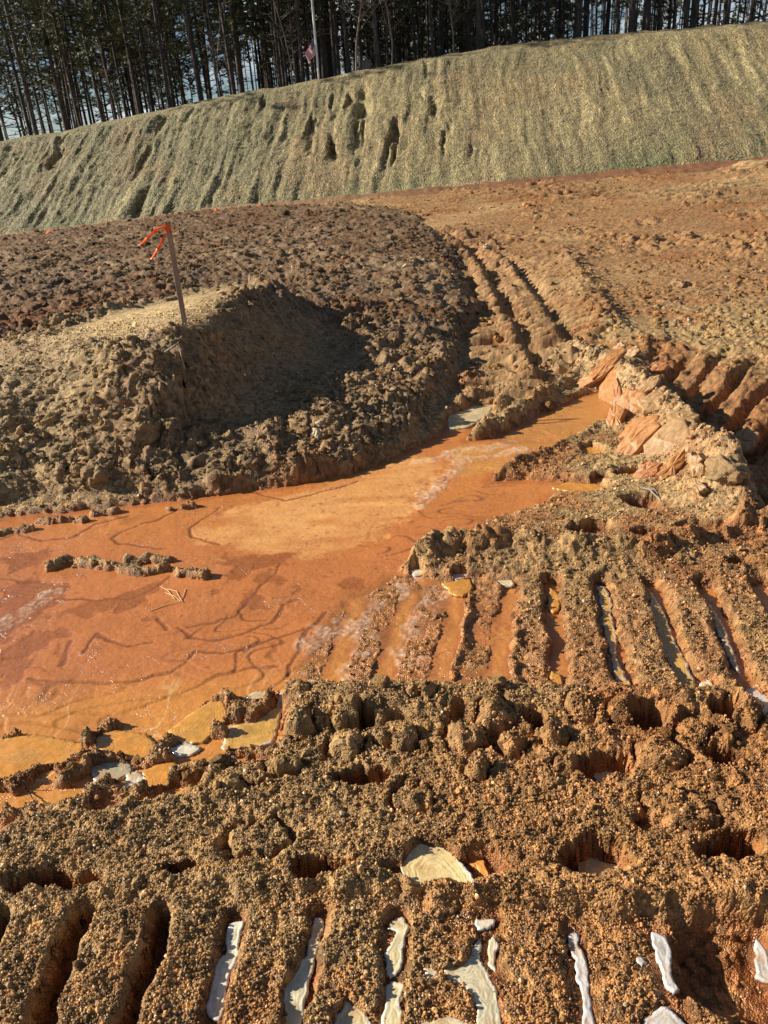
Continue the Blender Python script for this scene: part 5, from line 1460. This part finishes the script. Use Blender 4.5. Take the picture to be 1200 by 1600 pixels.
# flag: hoist vertical at the pole, cloth drooping down and away to the left
NXF, NYF = 40, 26
HZ, HL = .6, .95
V = []; F = []; mi = []
ztop = at_depth(491, 57, fy0)[2] - (fz0 - .3)
for j in range(NYF + 1):
    for i in range(NXF + 1):
        s_ = i / NXF; t_ = j / NYF
        droop = 0.78 * s_ ** .9
        xx = -.04 - HL * .44 * s_ * (1 - .25 * t_ * s_) - .02 * math.sin(s_ * 9 + t_ * 3)
        yy = .10 * math.sin(s_ * 11 + t_ * 2.5) * s_
        zz = ztop - t_ * HZ * (1 - .35 * s_) - droop * HL * .72
        V.append((xx, yy, zz))
for j in range(NYF):
    for i in range(NXF):
        a_ = j * (NXF + 1) + i
        F.append((a_, a_ + 1, a_ + NXF + 2, a_ + NXF + 1))
        stripe = int(j / NYF * 13)
        if i < NXF * .4 and stripe < 7:
            # star field: small white stars as single cloth cells in staggered rows
            mi.append(1 if (j % 3 == 1 and (i + (j // 3)) % 3 == 0) else 2)
        else:
            mi.append(0 if stripe % 2 == 0 else 1)
me = mesh_from('flag', V, F)
for mm_ in (simple('flag_red', (.50, .03, .04), .7), simple('flag_white', (.72, .70, .68), .7), simple('flag_blue', (.02, .03, .14), .7)): me.materials.append(mm_)
me.polygons.foreach_set('material_index', mi)
fl = link('flag', me); fl.location = fp.location
sol = fl.modifiers.new('cloth', 'SOLIDIFY'); sol.thickness = .004
tag(fl, 'limp red and white striped flag with a blue starred corner hanging from the pole', 'flag')
# grey box right of the tallest sapling
u = min(np.linspace(-16, 26, 800), key=lambda q: abs(pxof(crest_point(q, 1.6))[0] - 573))
bx0, by0, bz0 = crest_point(u, 1.6)
gb = bpy.data.objects.new('utility_box', None); COL.objects.link(gb); gb.location = (bx0, by0, bz0 - .1); tag(gb, 'small dark grey box on the crest beside the tallest bare sapling', 'utility box')
def box_mesh(name, sx, sy, sz, bev=.01, z0=0):
    bm = bmesh.new(); bmesh.ops.create_cube(bm, size=1); bmesh.ops.scale(bm, vec=(sx, sy, sz), verts=bm.verts); bmesh.ops.translate(bm, vec=(0, 0, z0 + sz / 2), verts=bm.verts)
    if bev: bmesh.ops.bevel(bm, geom=bm.edges[:], offset=bev, segments=2, affect='EDGES')
    me = bpy.data.meshes.new(name); bm.to_mesh(me); bm.free(); return me
M_BOX = simple('box_grey', (.10, .09, .09), .6)
link('body', box_mesh('body', .38, .3, .42, .015), M_BOX, gb); link('lid', box_mesh('lid', .42, .34, .05, .012, .42), M_BOX, gb); o = link('door', box_mesh('door', .3, .015, .3, .004, .07), M_BOX, gb); o.location = (0, -.158, 0)

# ---------------------------------------------------------------- survey stakes with orange tape
M_WOOD, nt, b = newmat('lath_wood')
tcx = N(nt, 'ShaderNodeTexCoord'); mpx = N(nt, 'ShaderNodeMapping'); mpx.inputs['Scale'].default_value = (60, 60, 3); nt.links.new(tcx.outputs['Object'], mpx.inputs['Vector'])
nz = N(nt, 'ShaderNodeTexNoise'); nz.inputs['Scale'].default_value = 2; nz.inputs['Detail'].default_value = 5; nt.links.new(mpx.outputs[0], nz.inputs['Vector'])
rp = N(nt, 'ShaderNodeValToRGB'); rp.color_ramp.elements[0].position = .35; rp.color_ramp.elements[1].position = .7; rp.color_ramp.elements[0].color = (.20, .145, .095, 1); rp.color_ramp.elements[1].color = (.44, .34, .235, 1)
nt.links.new(nz.outputs['Fac'], rp.inputs[0]); nt.links.new(rp.outputs[0], b.inputs['Base Color']); b.inputs['Roughness'].default_value = .8
bp = N(nt, 'ShaderNodeBump'); bp.inputs['Strength'].default_value = .4; bp.inputs['Distance'].default_value = .002; nt.links.new(nz.outputs['Fac'], bp.inputs['Height']); nt.links.new(bp.outputs[0], b.inputs['Normal'])
M_TAPE, nt, b = newmat('orange_tape'); b.inputs['Base Color'].default_value = (.95, .17, .015, 1); b.inputs['Roughness'].default_value = .35
tr_ = N(nt, 'ShaderNodeBsdfTranslucent'); tr_.inputs[0].default_value = (1.0, .22, .03, 1); ms = N(nt, 'ShaderNodeMixShader'); ms.inputs[0].default_value = .35
nt.links.new(b.outputs[0], ms.inputs[1]); nt.links.new(tr_.outputs[0], ms.inputs[2]); nt.links.new(ms.outputs[0], nt.nodes['Material Output'].inputs[0])
M_INK = simple('pencil_marks', (.05, .045, .04), .8)
def ribbon(name, P, wd, parent, side=(0, 0, 1)):
    P = [np.array(p, float) for p in P]; V, F = [], []
    # catmull-rom resample
    Q = []
    ext = [2 * P[0] - P[1]] + P + [2 * P[-1] - P[-2]]
    for i in range(1, len(ext) - 2):
        for t in np.linspace(0, 1, 8, endpoint=False):
            p0, p1, p2, p3 = ext[i - 1:i + 3]
            Q.append(.5 * (2 * p1 + (p2 - p0) * t + (2 * p0 - 5 * p1 + 4 * p2 - p3) * t * t + (3 * p1 - p0 - 3 * p2 + p3) * t ** 3))
    Q.append(P[-1])
    for i, q in enumerate(Q):
        t = Q[min(i + 1, len(Q) - 1)] - Q[max(i - 1, 0)]; t /= np.linalg.norm(t) + 1e-9
        tw = .9 * math.sin(i * .28)
        s0 = np.cross(t, (0, 1, .0)); s0 /= np.linalg.norm(s0) + 1e-9; s1 = np.cross(t, s0)
        s_ = s0 * math.cos(tw) + s1 * math.sin(tw)
        V += [tuple(q + s_ * wd / 2), tuple(q - s_ * wd / 2)]
        if i: F.append((2 * i - 2, 2 * i - 1, 2 * i + 1, 2 * i))
    me = mesh_from(name, V, F); o = link(name, me, M_TAPE, parent)
    md = o.modifiers.new('thick', 'SOLIDIFY'); md.thickness = .0008
    return o
Yst = 5.22
basep = at_depth(290, 513, Yst); topp = at_depth(261, 346, Yst)
gz = zat(basep[0], basep[1])
print('stake base z wanted', basep[2], 'ground there', gz)
st_ = bpy.data.objects.new('survey_stake', None); COL.objects.link(st_); st_.location = (basep[0], basep[1], basep[2])
tag(st_, 'wooden survey stake with long fluttering orange tape on top of the sandy mound', 'survey stake')
vec = Vector(topp - basep); Lst = vec.length
q = vec.to_track_quat('Z', 'Y')
st_.rotation_mode = 'QUATERNION'; st_.rotation_quaternion = q @ Euler((0, 0, R(8))).to_quaternion()
bm = bmesh.new(); bmesh.ops.create_cube(bm, size=1)
bmesh.ops.scale(bm, vec=(.034, .010, Lst + .25), verts=bm.verts); bmesh.ops.translate(bm, vec=(0, 0, (Lst + .25) / 2 - .25), verts=bm.verts)
bmesh.ops.subdivide_edges(bm, edges=[e for e in bm.edges if abs(e.verts[0].co.z - e.verts[1].co.z) > .1], cuts=10)
for v_ in bm.verts: v_.co.x += random.uniform(-.0008, .0008)
bmesh.ops.bevel(bm, geom=[e for e in bm.edges if abs(e.verts[0].co.z - e.verts[1].co.z) > .01], offset=.0012, segments=1, affect='EDGES')
me = bpy.data.meshes.new('lath'); bm.to_mesh(me); bm.free(); link('lath', me, M_WOOD, st_)
V, F = [], []
w1, d1 = .0178, .0060
for zz in (Lst - .055, Lst - .022):
    V += [(-w1, -d1, zz), (w1, -d1, zz), (w1, d1, zz), (-w1, d1, zz)]
for k in range(4): F.append((k, (k + 1) % 4, 4 + (k + 1) % 4, 4 + k))
o = link('tape_wrap', mesh_from('tape_wrap', V, F, False), M_TAPE, st_); md = o.modifiers.new('t', 'SOLIDIFY'); md.thickness = .0015; md.offset = 1
qi = st_.rotation_quaternion.inverted()
def loc_(px, py, dy): return tuple(qi @ (Vector(at_depth(px, py, Yst + dy)) - Vector(basep)))
ribbon('tape_end', [loc_(259, 353, -.01), (loc_(248, 357, -.03)), loc_(238, 364, -.05), loc_(228, 375, -.04), loc_(218, 384, -.06)], .017, st_)
ribbon('tape_end', [loc_(260, 356, -.015), loc_(257, 366, -.05), loc_(253, 378, -.06), loc_(246, 390, -.05), loc_(236, 406, -.07)], .018, st_)
# pencilled writing too small to read on the lath: short strokes
V, F = [], []
rn = random.Random(3)
for k in range(17):
    zz = Lst * (.30 + .52 * k / 17) ; wq = rn.uniform(.007, .012)
    for s_ in range(2):
        a0 = -wq + rn.uniform(0, .004) + s_ * wq * .9; b0 = len(V); hh = rn.uniform(.0012, .003)
        V += [(a0, -.0062, zz), (a0 + wq * .7, -.0062, zz + rn.uniform(-.003, .003)), (a0 + wq * .7, -.0062, zz + hh + .001), (a0, -.0062, zz + hh)]
        F.append((b0, b0 + 1, b0 + 2, b0 + 3))
link('pencil_strokes', mesh_from('pencil_strokes', V, F, False), M_INK, st_)
# little far stakes
def far_stake(px0, py0, py1, Y, label, tapes):
    b_ = at_depth(px0, py0, Y); t_ = at_depth(px0, py1, Y); L = (t_ - b_)[2]
    s_ = bpy.data.objects.new('survey_stake', None); COL.objects.link(s_); s_.location = b_
    tag(s_, label, 'survey stake', 'small far survey stakes')
    link('lath', box_mesh('lath', .05, .016, L + .2, .002, -.2), M_WOOD, s_)
    for (pts, wd) in tapes:
        ribbon('tape_end', [tuple(np.array(at_depth(a, c_, Y - .03)) - b_) for a, c_ in pts], wd, s_)
    return s_
def ground_depth(px, py, z):
    return at_plain(px, py)[1] * .93
far_stake(79, 376, 362, ground_depth(79, 377, .2), 'short pale stake with a drooping orange tape at the far left before the slope', [([(78, 361), (73, 366), (66, 374)], .10), ([(76, 362), (71, 367), (69, 372)], .08)])
far_stake(340, 336, 327, ground_depth(340, 337, .17), 'tiny stake with upright orange tape beside the foot of the slope', [([(338, 326), (337, 331), (336, 335)], .12), ([(338, 329), (341, 333)], .08)])
far_stake(296, 342, 336, ground_depth(296, 342, .17), 'tiny stake with faded pink orange tape left of the upright orange tape', [([(300, 335), (294, 337), (289, 341)], .10)])
far_stake(403, 326, 322, ground_depth(403, 327, .17), 'hardly visible tape tuft at the foot of the slope, rightmost of the far stakes', [([(405, 321), (402, 324), (400, 326)], .08)])

# ---------------------------------------------------------------- roots, twigs, dry stalks
def twig(name, pts, r, mat, label, cat, kids=()):
    V, F = [], []
    P = [bury(a_, c_, dz) for a_, c_, dz in pts]
    tube(V, F, P, [r * (1 - .5 * k / (len(P) - 1)) for k in range(len(P))], 7)
    for kd in kids:
        Pk = [bury(a_, c_, dz) for a_, c_, dz in kd]; tube(V, F, Pk, [r * .6 * (1 - .5 * k / (len(Pk) - 1)) for k in range(len(Pk))], 6)
    o = link(name, mesh_from(name, V, F), mat); tag(o, label, cat); return o
M_ROOT = simple('white_root', (.62, .55, .42), .7); M_DKTW = simple('dark_twig', (.09, .06, .04), .8); M_STALK = simple('straw_stalk', (.74, .52, .24), .6)
twig('root', [(258, 556, .02), (272, 552, .03), (281, 550, .04), (284, 562, .04), (287, 574, .035), (291, 588, .02)], .005, M_ROOT, 'kinked white root sticking out of the mound below the stake', 'root')
twig('twig', [(55, 1257, .005), (49, 1250, .02), (43, 1243, .035), (38, 1240, .045)], .0022, M_DKTW, 'dark curved twig standing by the small orange ice pane at the left', 'twig')
twig('twig', [(1000, 766, .01), (1015, 772, .015), (1032, 786, .01)], .006, simple('grey_twig', (.35, .30, .24), .8), 'pale split stick lying beside the round hole below the rubble', 'twig', [[(1008, 768, .01), (1020, 779, .015), (1028, 782, .01)]])
k = 0
for pts, lab in (([(250, 916), (262, 922), (273, 936)], 'bent straw stalk lowest left in the tuft on the frozen puddle'), ([(262, 920), (276, 924), (285, 941)], 'longest bent straw stalk in the tuft on the frozen puddle'), ([(258, 926), (272, 931), (282, 939)], 'middle straw stalk in the tuft on the frozen puddle'), ([(290, 920), (286, 932), (280, 940)], 'upright straw stalk at the right of the tuft on the frozen puddle'), ([(235, 955), (260, 945), (283, 940)], 'long faint straw stalk trailing left from the tuft')):
    V, F = [], []
    tube(V, F, [at(a_, c_, .004) for a_, c_ in pts], [.0016, .0018, .0012], 5)
    tag(link('straw_stalk', mesh_from('straw_stalk', V, F), M_STALK), lab, 'straw')
print('done')
